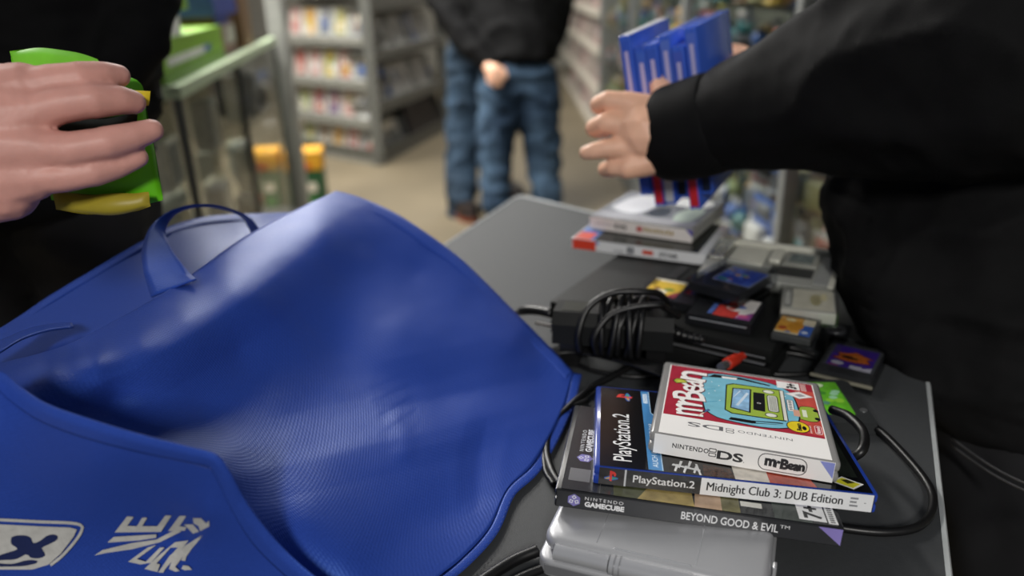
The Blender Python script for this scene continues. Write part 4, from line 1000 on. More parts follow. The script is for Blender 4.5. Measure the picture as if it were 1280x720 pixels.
on_panel('lettering', [
    q((645, 475), (715, 385), (752, 388), (715, 438), (770, 440), (800, 392), (828, 392), (800, 440), (885, 440), (930, 380), (965, 380), (905, 472)),
    q((945, 468), (1010, 382), (1048, 382), (1010, 440), (1050, 445), (1040, 465)),
    q((605, 530), (640, 500), (880, 486), (878, 505), (780, 520), (610, 532)),
    q((530, 605), (575, 575), (740, 535), (880, 515), (985, 460), (1020, 470), (900, 530), (740, 570), (600, 590)),
    q((1085, 395), (1130, 395), (1160, 425), (1175, 408), (1178, 440), (1125, 468), (1118, 440), (1090, 425)),
    q((1035, 430), (1085, 430), (1120, 470), (1085, 482), (1060, 455)),
    q((720, 640), (830, 560), (880, 545), (770, 625), (820, 640), (900, 560), (925, 560), (850, 645), (790, 655)),
    q((812, 680), (900, 600), (985, 530), (1060, 520), (1000, 600), (960, 605), (1000, 560), (960, 560), (880, 650), (900, 655), (885, 698)),
    q((890, 700), (955, 605), (1010, 560), (1050, 530), (1000, 600), (930, 680), (918, 702)),
    q((950, 680), (965, 640), (1040, 550), (1140, 488), (1060, 565), (1000, 650), (985, 668), (1010, 692), (985, 696)),
    q((1018, 632), (1040, 585), (1085, 535), (1140, 495), (1080, 565), (1048, 610), (1042, 636)),
    q((1030, 660), (1060, 664), (1080, 685), (1040, 688), (1020, 680)),
])
# ================================================================ people
cloth = M('0e0e0f', .78, var=.12, nscale=60, bump=.10, bscale=700, spec=.15)
cloth2 = M('0a0a0b', .85, var=.12, nscale=50, bump=.1, bscale=500, spec=.15)
skin_a = M('d59c90', .48, var=.10, nscale=45, bump=.08, bscale=420, sss=.06)
skin_b = M('efbb9d', .48, var=.08, nscale=45, bump=.08, bscale=420, sss=.06)
nail_m = M('dba596', .42, var=.03)
def denim(col, worn):
    m = bpy.data.materials.new('denim'); m.use_nodes = True; nt = m.node_tree; b = nt.nodes['Principled BSDF']
    tc = nt.nodes.new('ShaderNodeTexCoord'); n = nt.nodes.new('ShaderNodeTexNoise'); n.inputs['Scale'].default_value = 5; n.inputs['Detail'].default_value = 5
    mp = nt.nodes.new('ShaderNodeMapping'); mp.inputs['Scale'].default_value = (1, 1, .5); nt.links.new(tc.outputs['Object'], mp.inputs[0]); nt.links.new(mp.outputs[0], n.inputs['Vector'])
    w = nt.nodes.new('ShaderNodeTexWave'); w.inputs['Scale'].default_value = 260; w.bands_direction = 'DIAGONAL'; nt.links.new(tc.outputs['Object'], w.inputs['Vector'])
    r = nt.nodes.new('ShaderNodeValToRGB'); r.color_ramp.elements[0].position = .38; r.color_ramp.elements[1].position = .68
    r.color_ramp.elements[0].color = lin(col) + (1,); r.color_ramp.elements[1].color = lin(worn) + (1,)
    nt.links.new(n.outputs['Fac'], r.inputs[0]); nt.links.new(r.outputs[0], b.inputs['Base Color']); b.inputs['Roughness'].default_value = .85; b.inputs['Specular IOR Level'].default_value = .2
    bp = nt.nodes.new('ShaderNodeBump'); bp.inputs['Strength'].default_value = .2; bp.inputs['Distance'].default_value = .001; nt.links.new(w.outputs['Fac'], bp.inputs['Height']); nt.links.new(bp.outputs[0], b.inputs['Normal'])
    return m
def pp(L): return [(PD(x, y, d), r) for x, y, d, r in L]
def folds(amp, sc, seed, stretch=(1, 1, 1)):
    st = Vector(stretch); off = Vector((seed, seed * .7, 0))
    def fn(p):
        q = Vector((p.x * st.x, p.y * st.y, p.z * st.z)) * sc + off
        a = mnoise.noise(q); b = mnoise.noise(q * 2.1 + Vector((5, 1, 2)))
        return amp * ((1 - abs(a)) ** 3 * 1.1 + .4 * b - .5)
    return fn
# ---------------------------------------------------------------- seller at the right, leaning over the table's end
man = thing('person', 'person in a black jacket at the table end, holding blue game cases upright', 'person', (.66, .78, 0))
ck = PD(850, 165, .89)
arm = pp([(858, 164, .888, .049), (872, 161, .878, .053), (900, 151, .862, .058), (950, 138, .832, .067), (1000, 124, .800, .077), (1060, 104, .765, .090), (1130, 84, .725, .104), (1220, 66, .680, .115), (1330, 40, .660, .120), (1420, -30, .70, .120), (1480, -120, .78, .115)])
arm2 = pp([(960, 92, 1.06, .045), (1040, 92, 1.03, .056), (1140, 84, 1.0, .072), (1260, 60, .98, .088), (1400, -40, .98, .10)])
tors = []
for (x, y, d, rx, ry) in ((1062, 40, .84, .21, .16), (1054, 150, .83, .22, .17), (1047, 260, .82, .23, .18), (1050, 340, .81, .23, .18), (1066, 405, .80, .22, .17), (1098, 458, .785, .20, .16), (1138, 505, .77, .18, .15)):
    p = PD(x, y, d); tors.append((p + np.array([rx, 0.02, 0]), (rx, ry, .055)))
top = tors[0][0]; tors = [(top + np.array([.02, .02, .30]), (.21, .13, .08)), (top + np.array([.01, .01, .16]), (.22, .15, .08))] + tors
me = organic([arm, arm2, tors, [(tors[0][0], (.2, .12, .07)), (arm[-1][0], .11)], [(tors[0][0], (.2, .12, .07)), (arm2[-1][0], .10)]], .0062, 5, 2)
f1 = folds(.011, 9, 4, (1, 1, 1.3)); f2 = folds(.0014, 26, 9)
def jf(p):
    k = min(1, max(0, (p.x - ck[0] - .015) / .10)); return (f1(p) + f2(p)) * k
displace(me, jf)
link('jacket', me, cloth, man, smooth=True)
# ribbed cuff
ca, cb, cc = PD(826, 168, .905), PD(846, 166, .893), PD(900, 151, .862)
mb = MB(); mb.tube(crom([ca, cb, PD(872, 160, .878), cc], 14), [.0420, .0500, .0515, .0520, .0525, .0528, .0530, .0532, .0535, .0535, .0535, .0535, .0530, .0520], 44, caps=False)
o = mb.obj('cuff', cloth, man, smooth=True); sl = o.modifiers.new('thick', 'SOLIDIFY'); sl.thickness = .004; sl.offset = -1
# jeans below the hem
leg = []
for (x, y, d, r) in ((1160, 520, .76, .150), (1176, 580, .735, .135), (1188, 650, .70, .120), (1200, 730, .68, .11)):
    p = PD(x, y, d); leg.append((p + np.array([r, .03, 0]), (r, r, .05)))
b0 = leg[-1][0]
legs = [leg + [(b0 + np.array([.01, .03, -.22]), .075), (np.array([b0[0] + .02, b0[1] + .06, .10]), .058)], [(leg[0][0], (.14, .14, .06)), (leg[1][0] + np.array([.17, .12, -.05]), .12), (np.array([b0[0] + .22, b0[1] + .2, .45]), .08), (np.array([b0[0] + .24, b0[1] + .22, .10]), .06)]]
me = organic(legs, .008, 5, 2); displace(me, folds(.006, 14, 2))
blackden = denim('121214', '232325')
link('jeans', me, blackden, man, smooth=True)
def seam_on(x0, y0, x1, y1, bend, n=14): return [(x0 + (x1 - x0) * t, y0 + (y1 - y0) * t + bend * math.sin(math.pi * t)) for t in np.linspace(0, 1, n)]
for k, (dy) in enumerate((0, 9)):
    P = [PD(x, y + dy, d - .004) for (x, y), d in zip(seam_on(1190, 548, 1300, 612, 6), np.linspace(.722, .612, 14))]
    mb = MB(); mb.tube(P, .0011, 6); mb.obj('pocket_seam', M('4a4a4c', .7), man, smooth=True)
def foot(cx, cy, yaw, mat, parent, sole=None, name='shoe'):
    mb = MB(); T = Matrix.Translation((cx, cy, 0)) @ Matrix.Rotation(yaw, 4, 'Z')
    P = [(-.045, -.10), (.045, -.10), (.052, .05), (.040, .15), (.0, .185), (-.04, .15), (-.05, .05)]
    mb.prism(P, .0, .028, 1, T); mb.prism(P, .028, .085, 0, T, .22)
    return sharp(mb.obj(name, [mat, sole or mat], parent), 60)
foot(b0[0] + .02, b0[1] + .0, 1.4, cloth2, man); foot(b0[0] + .24, b0[1] + .16, 1.4, cloth2, man)
# his near hand: back towards us, fingers curled round the left of the cases
D0 = .892
hand = [
    pp([(850, 166, .893, .033), (826, 166, .889, .034), (806, 166, .887, .036)]),
    pp([(824, 146, .888, .025), (802, 138, .886, .020), (782, 130, .885, .0155)]),
    pp([(824, 160, .887, .025), (802, 157, .884, .021), (780, 156, .883, .0155)]),
    pp([(824, 178, .888, .025), (802, 180, .885, .021), (780, 184, .884, .0155)]),
    pp([(824, 192, .890, .024), (804, 202, .889, .019), (784, 209, .888, .0145)]),
    pp([(790, 140, .888, .019), (790, 200, .890, .018)]),
    # four fingers, each bending back round the case edge
    pp([(780, 129, .884, .0138), (760, 126, .886, .0122), (748, 131, .902, .0110), (752, 134, .925, .0098), (760, 136, .938, .0088)]),
    pp([(778, 156, .882, .0142), (756, 154, .884, .0126), (743, 160, .902, .0114), (747, 163, .926, .0102), (757, 164, .942, .0090)]),
    pp([(778, 184, .883, .0136), (756, 186, .882, .0116), (742, 189, .884, .0102), (733, 191, .888, .0088)]),
    pp([(782, 209, .888, .0125), (766, 209, .892, .0108), (757, 212, .906, .0098), (762, 214, .924, .0086), (769, 214, .934, .0080)]),
    # thumb over the top, behind the spines
    pp([(828, 145, .893, .021), (830, 122, .902, .0155), (824, 104, .914, .0125), (818, 96, .926, .0108)]),
    # knuckles
    pp([(781, 129, .8825, .0125)]), pp([(779, 156, .8805, .0130)]), pp([(779, 184, .8815, .0125)]), pp([(783, 209, .8865, .0115)]),
]
me = organic(hand, .0019, 7, 2)
link('hand', me, skin_b, man, smooth=True)
hand2 = [pp([(985, 96, 1.075, .030), (945, 92, 1.07, .032), (925, 86, 1.065, .028)]),
         pp([(925, 70, 1.062, .016), (905, 64, 1.055, .013), (890, 66, 1.050, .0115), (884, 70, 1.055, .010)]),
         pp([(925, 82, 1.060, .016), (903, 78, 1.052, .013), (887, 80, 1.048, .0115), (882, 83, 1.055, .010)]),
         pp([(925, 94, 1.060, .016), (904, 92, 1.052, .013), (889, 94, 1.050, .0115), (884, 96, 1.057, .010)]),
         pp([(928, 104, 1.064, .015), (908, 105, 1.056, .012), (894, 107, 1.055, .0105), (890, 108, 1.06, .009)]),
         pp([(940, 76, 1.055, .017), (920, 72, 1.040, .0125), (906, 74, 1.034, .0105), (898, 77, 1.036, .009)])]
me = organic(hand2, .0021, 6, 2); link('hand', me, skin_b, man, smooth=True)
# ---------------------------------------------------------------- the six blue cases he holds
P0 = PD(772, 46, .905); up = P0 - PD(770, 252, .918); up /= np.linalg.norm(up); dp = PD(829, 21, 1.022) - P0; dp /= np.linalg.norm(dp)
sx = np.cross(dp, up); sx /= np.linalg.norm(sx)
if sx[0] < 0: sx = -sx
up2 = np.cross(sx, dp); up2 /= np.linalg.norm(up2)
if up2[2] < 0: up2 = -up2
blue_pl = M('3c62cc', .22, var=.06, coat=.3)
lil = M('b9b4de', .3, var=.05); red_i = M('c32b34', .3); gry = M('b9bcc4', .3)
cols = ['leftmost of the six, glare painted on top', 'second from the left of the six', 'third from the left of the six', 'fourth from the left of the six', 'fifth from the left of the six', 'rightmost of the six']
drop = [0, .016, .013, .006, .020, .002]
BH, BD, BT = .197, .135, .0142
for k in range(6):
    o_ = P0 + sx * (.0156 * k + .0008) - up2 * (BH + drop[k]) + dp * .004 * (k % 2)
    T = Matrix(((sx[0], dp[0], up2[0], o_[0]), (sx[1], dp[1], up2[1], o_[1]), (sx[2], dp[2], up2[2], o_[2]), (0, 0, 0, 1)))
    t = thing('game_case', 'blue game case held upright in the hand, ' + cols[k], 'game case', group='blue cases held upright'); at_pose(t, T)
    mb = MB(); mb.rbox(0, BT * .46, 0, BD, 0, BH, .0016, 2); mb.rbox(BT * .54, BT, 0, BD, 0, BH, .0016, 2); mb.box(BT * .4, BT * .6, .0006, BD - .002, .002, BH - .002)
    sharp(mb.obj('shell', blue_pl, t, local=True))
    p = Print()
    p.rect(.0018, .005, BT - .0018, BH - .006, M(['3a5cc4', '4468c8', '3b5cc0', '5a76cc', '4a5fc0', '5570cc'][k], .25))
    p.rect(.0048, BH * .50, .0094, BH - .018, lil)
    low_c = [M('3556c0', .25), red_i, gry, M('15171c', .3), red_i, M('1c2438', .3)][k]
    p.rect(.0018, .004, BT - .0018, .052, low_c)
    p.obj('spine_print', t, FRONT(-.00006))
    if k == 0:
        mb = MB(); mb.rbox(.001, BT - .001, .004, BD - .004, BH - .0006, BH + .0006, .0003, 1); mb.obj('top_glare', M('e8e9ee', .25), t, local=True)  # lamp reflection on the plastic, painted as a white strip
# ---------------------------------------------------------------- customer at the left with a green pouch
lm_ = thing('person', 'person in black clothes at the left, holding a green pouch over the bag', 'person', (-.62, 1.0, 0))
B = []
for (x, y, d, rx, ry) in ((196, 10, 1.02, .20, .14), (190, 60, 1.02, .20, .14), (188, 110, 1.02, .20, .15), (186, 170, 1.02, .20, .15), (170, 230, 1.02, .19, .15)):
    p = PD(x, y, d); B.append((p + np.array([-rx, .02, 0]), (rx, ry, .06)))
tp = B[0][0]
shoulder = tp + np.array([-.12, -.02, .42])
B = [(tp + np.array([0, 0, .45]), (.20, .11, .07)), (tp + np.array([0, 0, .25]), (.21, .13, .09))] + B
sleeve = pp([(-150, 205, .505, .042), (-220, 215, .52, .050), (-330, 215, .56, .058), (-420, 190, .65, .066)]) + [(shoulder + np.array([-.06, -.10, -.20]), .07), (shoulder, .08)]
arm_r = [(tp + np.array([.15, .02, .40]), .07), (PD(180, -30, 1.05), .050), (PD(178, 40, 1.0), .040), (PD(150, 75, .99), .038)]
me = organic([B, sleeve, arm_r], .0085, 5, 2); displace(me, lambda p: folds(.009, 10, 14, (1, 1, 2.2))(p))
link('jacket', me, cloth2, lm_, smooth=True)
hip = B[-1][0]
L2 = []
for s, q in ((-1, .0), (1, .03)):
    L2.append([(hip + np.array([.085 * s, q, .02]), (.105, .13, .07)), (hip + np.array([.09 * s, q, -.20]), .085), (np.array([hip[0] + .10 * s, hip[1] + q, .42]), .066), (np.array([hip[0] + .11 * s, hip[1] + q + .02, .09]), .058)])
me = organic(L2, .009, 5, 2); displace(me, folds(.008, 12, 21)); link('trousers', me, M('101012', .85, var=.1), lm_, smooth=True)
for s in (-1, 1): foot(hip[0] + .11 * s, hip[1] - .04, math.pi, cloth2, lm_)
HD = .50
hand = [
    pp([(-175, 215, .505, .030), (-110, 205, .500, .031), (-60, 190, .495, .034), (-20, 175, .492, .034)]),
    pp([(-50, 160, .493, .030), (0, 128, .490, .024), (30, 112, .489, .0175)]),
    pp([(-50, 175, .491, .030), (5, 152, .487, .025), (38, 142, .486, .0175)]),
    pp([(-50, 195, .492, .030), (5, 188, .487, .025), (45, 186, .486, .0170)]),
    pp([(-50, 220, .494, .028), (0, 222, .490, .023), (40, 222, .489, .0155)]),
    pp([(-40, 240, .497, .024), (10, 240, .493, .019)]),
    pp([(25, 115, .489, .017), (25, 215, .489, .016)]),
    # fingers: index to little
    pp([(30, 113, .487, .0138), (62, 104, .489, .0122), (95, 99, .493, .0112), (100, 98.5, .494, .0116), (130, 95, .503, .0098), (148, 95, .510, .0080)]),
    pp([(38, 142, .484, .0142), (75, 131, .486, .0124), (112, 126, .490, .0114), (117, 126, .491, .0118), (148, 125, .500, .0100), (167, 128, .508, .0082)]),
    pp([(45, 187, .484, .0136), (90, 187, .486, .0118), (128, 180, .490, .0108), (133, 179, .491, .0112), (165, 171, .498, .0096), (190, 163, .505, .0078)]),
    pp([(40, 222, .487, .0122), (80, 221, .490, .0104), (112, 216, .494, .0096), (117, 215, .495, .0100), (145, 208, .501, .0086), (172, 197, .507, .0072)]),
    # thumb, behind the pouch
    pp([(-40, 135, .502, .022), (-10, 110, .520, .0165), (25, 110, .545, .0135), (60, 120, .560, .0115)]),
    pp([(32, 112, .4865, .0128)]), pp([(40, 141, .4835, .0132)]), pp([(47, 186, .4835, .0128)]), pp([(42, 222, .4865, .0112)]),
]
me = organic(hand, .0016, 7, 2)
link('hand', me, skin_a, lm_, smooth=True)
# green pouch in his hand
pouch = thing('pouch', 'bright green pouch with yellow edging, held in the hand at the left', 'pouch', PD(110, 170, .535))
def pillow(name, T_, B_, L_, R_, d, bulge, mat, parent, nu=36, nv=36, seed=1, back=True):
    G = coons(crom(T_, nu), crom(B_, nu), crom(L_, nv), crom(R_, nv)); u = np.linspace(0, 1, nu)[None]; v = np.linspace(0, 1, nv)[:, None]
    bl = bulge * (np.clip(4 * u * (1 - u), 0, 1) ** .5) * (np.clip(4 * v * (1 - v), 0, 1) ** .5)
    fr = np.array([[PD(G[i, j, 0], G[i, j, 1], d - bl[i, j]) for j in range(nu)] for i in range(nv)]); bk = np.array([[PD(G[i, j, 0], G[i, j, 1], d + bl[i, j] + .0004) for j in range(nu)] for i in range(nv)])
    fr = smooth_noise(fr, .0022, 40, seed)
    me = grid_mesh(fr); mb = MB()
    mb.add(fr.reshape(-1, 3), [tuple(p.vertices) for p in me.polygons]); mb.add(bk.reshape(-1, 3), [tuple(p.vertices)[::-1] for p in me.polygons])
    return mb.obj(name, mat, parent, smooth=True)
gm = M('67c516', .38, var=.10, nscale=40, bump=.1, bscale=200); ym = M('a3932c', .45, var=.1)
pillow('pouch_body', [(14, 72), (60, 76), (120, 84), (176, 104)], [(64, 250), (110, 258), (160, 260), (202, 250)], [(14, 72), (32, 140), (52, 210), (64, 250)], [(176, 104), (186, 150), (196, 200), (204, 250)], .540, .016, gm, pouch)
pillow('pouch_flap', [(12, 64), (50, 60), (90, 66), (122, 74)], [(20, 94), (60, 98), (100, 98), (140, 100)], [(12, 64), (20, 94)], [(122, 74), (140, 100)], .523, .006, M('7fd33a', .35, var=.15, nscale=30), pouch, 24, 10, 4)
pillow('bottom_band', [(66, 238), (110, 243), (160, 244), (186, 240)], [(70, 262), (112, 268), (160, 266), (188, 258)], [(66, 238), (70, 262)], [(186, 240), (188, 258)], .523, .006, ym, pouch, 24, 10, 6)
pillow('pull_tab', [(150, 112), (188, 114)], [(150, 132), (186, 132)], [(150, 112), (150, 132)], [(188, 114), (186, 132)], .521, .003, M('d8bd2a', .4), pouch, 10, 8, 3)
pillow('dark_gap_sheet', [(70, 146), (120, 148), (172, 142)], [(76, 196), (120, 196), (168, 196)], [(70, 146), (76, 196)], [(172, 142), (168, 196)], .522, .004, M('14160f', .4), pouch, 16, 10, 8)  # dark sheet added for the black gap between the fingers, no pouch part
# ---------------------------------------------------------------- two customers standing in the aisle
den = denim('1c2c3e', '4a6076')
def standing(label, base, legs, torso, arms, jack_m, jean_m, shoes, hands, seed):
    t = thing('person', label, 'person', (base[0], base[1], 0))
    me = organic([pp(l) for l in legs], .014, 4, 2); displace(me, folds(.020, 7, seed, (1, 1, 1.6))); link('jeans', me, jean_m, t, smooth=True)
    me = organic([pp(torso)] + [pp(a) for a in arms], .014, 4, 2); displace(me, folds(.014, 7, seed + 3)); link('jacket', me, jack_m, t, smooth=True)
    for s in shoes: foot(*s, M('241a16', .5), t, M('7a3a24', .5))
    if hands: link('hand', organic([pp(h) for h in hands], .005, 5, 2), skin_b, t, smooth=True)
    return t
SD = 3.96
F1 = PZ(622, 268, 0); F2 = PZ(684, 258, 0); F3 = PZ(580, 276, 0)
standing('person in black jacket and blue jeans standing in the aisle, hand at the pocket', PZ(650, 262, 0),
    [[(640, 92, SD, (.175, .14, .08)), (628, 120, SD, .135), (620, 165, SD, .100), (618, 210, SD, .084), (621, 250, SD - .02, .080), (622, 262, SD - .02, .078)],
     [(655, 92, SD, (.175, .14, .08)), (668, 120, SD + .02, .135), (677, 165, SD + .04, .105), (680, 210, SD + .06, .088), (683, 244, SD + .08, .085), (684, 252, SD + .08, .08)]],
    [(650, -150, SD, (.22, .13, .12)), (648, -80, SD, (.25, .16, .12)), (645, -20, SD, (.255, .18, .12)), (645, 40, SD, (.235, .18, .12)), (648, 70, SD, (.215, .17, .045))],
    [[(560, -150, SD, .09), (545, -60, SD, .085), (552, 0, SD, .085), (574, 40, SD - .06, .078), (602, 72, SD - .12, .060), (612, 83, SD - .14, .048)],
     [(715, -150, SD, .09), (712, -60, SD, .080), (700, 10, SD + .05, .075), (690, 50, SD + .05, .06)]],
    cloth, den, [(F1[0], F1[1], math.pi), (F2[0], F2[1] + .02, math.pi + .2)],
    [[(612, 84, SD - .15, .035), (618, 90, SD - .17, .040), (620, 98, SD - .16, .034)], [(628, 88, SD - .17, .018), (631, 96, SD - .17, .016)], [(611, 92, SD - .17, .016), (612, 102, SD - .16, .015)], [(617, 96, SD - .19, .016), (618, 106, SD - .17, .015)], [(624, 96, SD - .185, .016), (625, 105, SD - .17, .015)]], 2)
S2 = 4.25
F3 = PZ(577, 270, 0); F4 = PZ(640, 262, 0)
standing('person in darker blue jeans half hidden behind the one with hand at pocket', F3,
    [[(590, 66, S2, (.15, .13, .10)), (584, 110, S2, .115), (579, 160, S2, .098), (577, 215, S2 - .06, .088), (577, 254, S2 - .14, .085), (577, 260, S2 - .14, .085)],
     [(612, 66, S2 + .1, (.15, .13, .10)), (616, 130, S2 + .1, .11), (620, 190, S2 + .1, .085), (622, 240, S2 + .15, .08)]],
    [(612, -150, S2 + .1, (.20, .13, .12)), (612, -80, S2 + .1, (.22, .15, .12)), (610, -20, S2 + .1, (.20, .15, .12)), (606, 35, S2 + .05, (.17, .14, .08))],
    [[(640, -140, S2 + .1, .08), (640, -40, S2 + .1, .07), (636, 40, S2 + .1, .06)]], cloth2, denim('18242f', '34475a'), [(F3[0], F3[1] + .02, math.pi + .4), (F4[0], F4[1] + .25, math.pi + .3)], None, 11)
# ================================================================ the shop behind
def ord_(n): return ['first', 'second', 'third', 'fourth', 'fifth', 'sixth', 'seventh', 'eighth', 'ninth', 'tenth'][n]
_w = ['first', 'second', 'third', 'fourth', 'fifth', 'sixth', 'seventh', 'eighth', 'ninth', 'tenth', 'eleventh', 'twelfth', 'thirteenth', 'fourteenth', 'fifteenth', 'sixteenth', 'seventeenth', 'eighteenth', 'nineteenth']
def ordl(n): return _w[n] if n < 19 else ('twentieth', 'thirtieth', 'fortieth')[(n - 19) // 10] if (n - 19) % 10 == 0 else ('twenty', 'thirty', 'forty')[(n - 19) // 10] + '-' + _w[(n - 20) % 10]
def v3(p, z): return Vector((p[0], p[1], z))
def frame_of(ex, ez, o): # right-handed frame with x along ex, z along ez
    ex = Vector(ex).normalized(); ez = Vector(ez).normalized(); ey = ez.cross(ex).normalized(); ez = ex.cross(ey)
    return Matrix(((ex.x, ey.x, ez.x, o[0]), (ex.y, ey.y, ez.y, o[1]), (ex.z, ey.z, ez.z, o[2]), (0, 0, 0, 1)))
NAMED = {'red': 'a8645c', 'pink': 'b8908a', 'orange': 'c29a5a', 'grey': '6f737a', 'olive': '96946a', 'yellow': 'b5a04a', 'green': '8d9c6c', 'brown': '94806a', 'purple': '7a6480', 'blue': '3f62a4', 'white': 'd2d3d2', 'black': '1a1a1c', 'teal': '3f7c80'}
def display_case(kind, w, h, d, cover, accent, border='bdbeb8', spine=False):
    """game case stood with its cover outwards: plastic frame, printed cover"""
    mb = MB(); mb.rbox(0, w, 0, d, 0, h, min(.003, d * .2), 1, 0)
    mb.box(w * .17, w * .90, -.0006, .0005, h * .08, h * .93, 1); random.seed(hash_(kind))
    if not spine:
        for k in range(3):
            a = random.uniform(.18, .6) * w; b = random.uniform(.12, .6) * h
            mb.box(a, a + w * random.uniform(.18, .32), -.0012 - .0003 * k, .0004, b, b + h * random.uniform(.15, .3), 2 + (k % 2))
    else:
        mb.box(w * .25, w * .75, -.0012, .0004, h * .2, h * .8, 2)
    me = mb.mesh(kind); 
    for m in (M(border, .3), M(NAMED[cover], .35, var=.25, nscale=30), M(NAMED[accent], .35, var=.2, nscale=40), M('d9d5c8' if cover != 'white' else '8d8f92', .35)): me.materials.append(m)
    return me
def hash_(s): return sum((i + 3) * ord(c) for i, c in enumerate(s))
def put(name, me, T, label, cat, group=None):
    o = bpy.data.objects.new(name, me); COL.objects.link(o); o.matrix_world = T; o.matrix_basis = T; tag(o, label, cat, group); return o
# ---------------------------------------------------------------- free-standing grey game rack
RM = np.array(PZ(475, 206, 0)[:2]); RL = np.array(PZ(372, 187, 0)[:2]); RR = np.array(PZ(557, 160, 0)[:2])
eL = (RL - RM); lenL = np.linalg.norm(eL); eL /= lenL; eR = RR - RM; lenR = np.linalg.norm(eR); eR /= lenR
W2 = lambda a, b: RM + eL * a + eR * b
rack = thing('display_rack', 'grey metal game rack with sloping shelves standing in the aisle', 'display rack', (RM[0], RM[1], 0))
gm_ = M('666762', .5, metal=.2); gm_d = M('55554f', .5, metal=.2); rail_m = M('7d7d76', .5)
tops = z_at(RM[0], RM[1], -90)
def strip_poly(a0, a1, b0, b1): return [tuple(W2(a0, b0)), tuple(W2(a0, b1)), tuple(W2(a1, b1)), tuple(W2(a1, b0))]
mb = MB(); mb.prism(strip_poly(.24, lenL, .30, lenR), .05, tops); mb.obj('core_panel', M('6c6b64', .6), rack)
for a, b in ((0, 0), (lenL, 0), (0, lenR)):
    c = W2(a, b); mb = MB(); mb.box(c[0] - .035, c[0] + .035, c[1] - .035, c[1] + .035, 0, tops); mb.obj('upright', gm_, rack)
zl = [z_at(RM[0], RM[1], y) for y in (203, 153, 104, 49, -14)]
zr = [z_at(RM[0], RM[1], y) for y in (205, 134, 69, 5)]
for z in zl:
    mb = MB(); mb.prism(strip_poly(0, lenL, -.02, .30), z - .025, z); mb.obj('shelf', gm_d, rack)
    mb = MB(); mb.prism(strip_poly(0, lenL, -.035, -.02), z - .045, z + .012); mb.obj('price_rail', rail_m, rack)
for z in zr:
    mb = MB(); mb.prism(strip_poly(-.02, .26, 0, lenR), z - .025, z); mb.obj('shelf', gm_d, rack)
    mb = MB(); mb.prism(strip_poly(-.035, -.02, 0, lenR), z - .05, z + .02); mb.obj('price_rail', gm_, rack)
mb = MB(); mb.prism(strip_poly(-.03, lenL, -.03, lenR), .02, .09); mb.obj('plinth', gm_d, rack)
rows = [[('green', 'yellow'), ('brown', 'grey'), ('orange', 'brown'), ('red', 'white'), ('grey', 'red')],
        [('olive', 'green'), ('red', 'purple'), ('purple', 'red'), ('pink', 'green'), ('white', 'grey')],
        [('red', 'pink'), ('pink', 'white'), ('yellow', 'green'), ('red', 'yellow'), ('grey', 'blue')],
        [('pink', 'red'), ('orange', 'yellow'), ('grey', 'blue'), ('olive', 'yellow'), ('grey', 'brown')]]
shelf_words = ['bottom shelf', 'third shelf down', 'second shelf down', 'top shelf in view']
for r in range(4):
    hgt = min(.20, (zl[r + 1] - zl[r]) * .72)
    for c in range(5):
        cov, acc = rows[r][c]; w = .152
        a = lenL - .06 - c * (lenL - .10) / 5.0
        o_ = W2(a, .02); ez = Vector((eR[0] * .18, eR[1] * .18, 1)); T = frame_of((-eL[0], -eL[1], 0), ez, (o_[0], o_[1], zl[r] + .004))
        put('game_case', display_case('fr%d%d' % (r, c), w, hgt, .016, cov, acc), T, '%s-covered case, %s from the post on the %s of the grey rack' % (cov, ord_(c), shelf_words[r]), 'game case', 'cases facing out on the grey rack')
side = [('blue', 'white'), ('white', 'grey'), ('white', 'white'), ('blue', 'white'), ('white', 'blue'), ('white', 'grey'), ('grey', 'white'), ('white', 'grey'), ('grey', 'blue')]
for r, (cnt, wd, hh_) in enumerate(((4, .10, .22), (7, .14, .24), (8, .12, .24))):
    if r == 0: zz = zr[0]
    else: zz = zr[r]
    for c in range(cnt):
        cov, acc = side[(c + r * 2) % 9] if r else [('brown', 'grey'), ('grey', 'white'), ('white', 'grey'), ('grey', 'blue')][c]
        b = .10 + c * (lenR - .16) / max(cnt, 7)
        o_ = W2(.04, b); ez = Vector((eL[0] * .32, eL[1] * .32, 1)); T = frame_of((eR[0], eR[1], 0), ez, (o_[0], o_[1], zz + .005))
        put('game_case', display_case('sd%d%d' % (r, c), wd, hh_, .016, cov, acc), T, '%s case, %s from the corner, %s of the rack\'s aisle side' % (cov, ord_(c), ['bottom shelf', 'middle shelf', 'upper shelf'][r]), 'game case', 'cases on the aisle side of the grey rack')
A = W2(-.02, lenR * .44); Bq = W2(-.02, lenR * .98)
T = frame_of((eR[0], eR[1], 0), (eL[0] * .30, eL[1] * .30, 1), (A[0], A[1], zr[0] + .03))
mb = MB(); L_ = np.linalg.norm(Bq - A); mb.rbox(0, L_, 0, .02, 0, .36, .004, 1, 0); mb.box(.03, L_ - .03, -.002, .001, .03, .33, 1)
put('black_panel', mb.mesh(), T, 'black flat panel leaning at the far end of the grey rack\'s bottom shelf', 'panel').data.materials.append(M('101012', .6)); bpy.data.meshes[-1]
for o in [q for q in bpy.data.objects if q.name.startswith('black_panel')]: o.data.materials.append(M('161618', .4))
mb = MB(); T = frame_of((eR[0], eR[1], 0), (0, 0, 1), (*W2(.05, .14), zr[1] - .20)); mb.rbox(0, .20, -.01, .01, 0, .10, .003, 1)
o = put('price_card', mb.mesh(), T, 'white price card hanging at the corner of the grey rack', 'sign'); o.data.materials.append(M('e4e2da', .5))
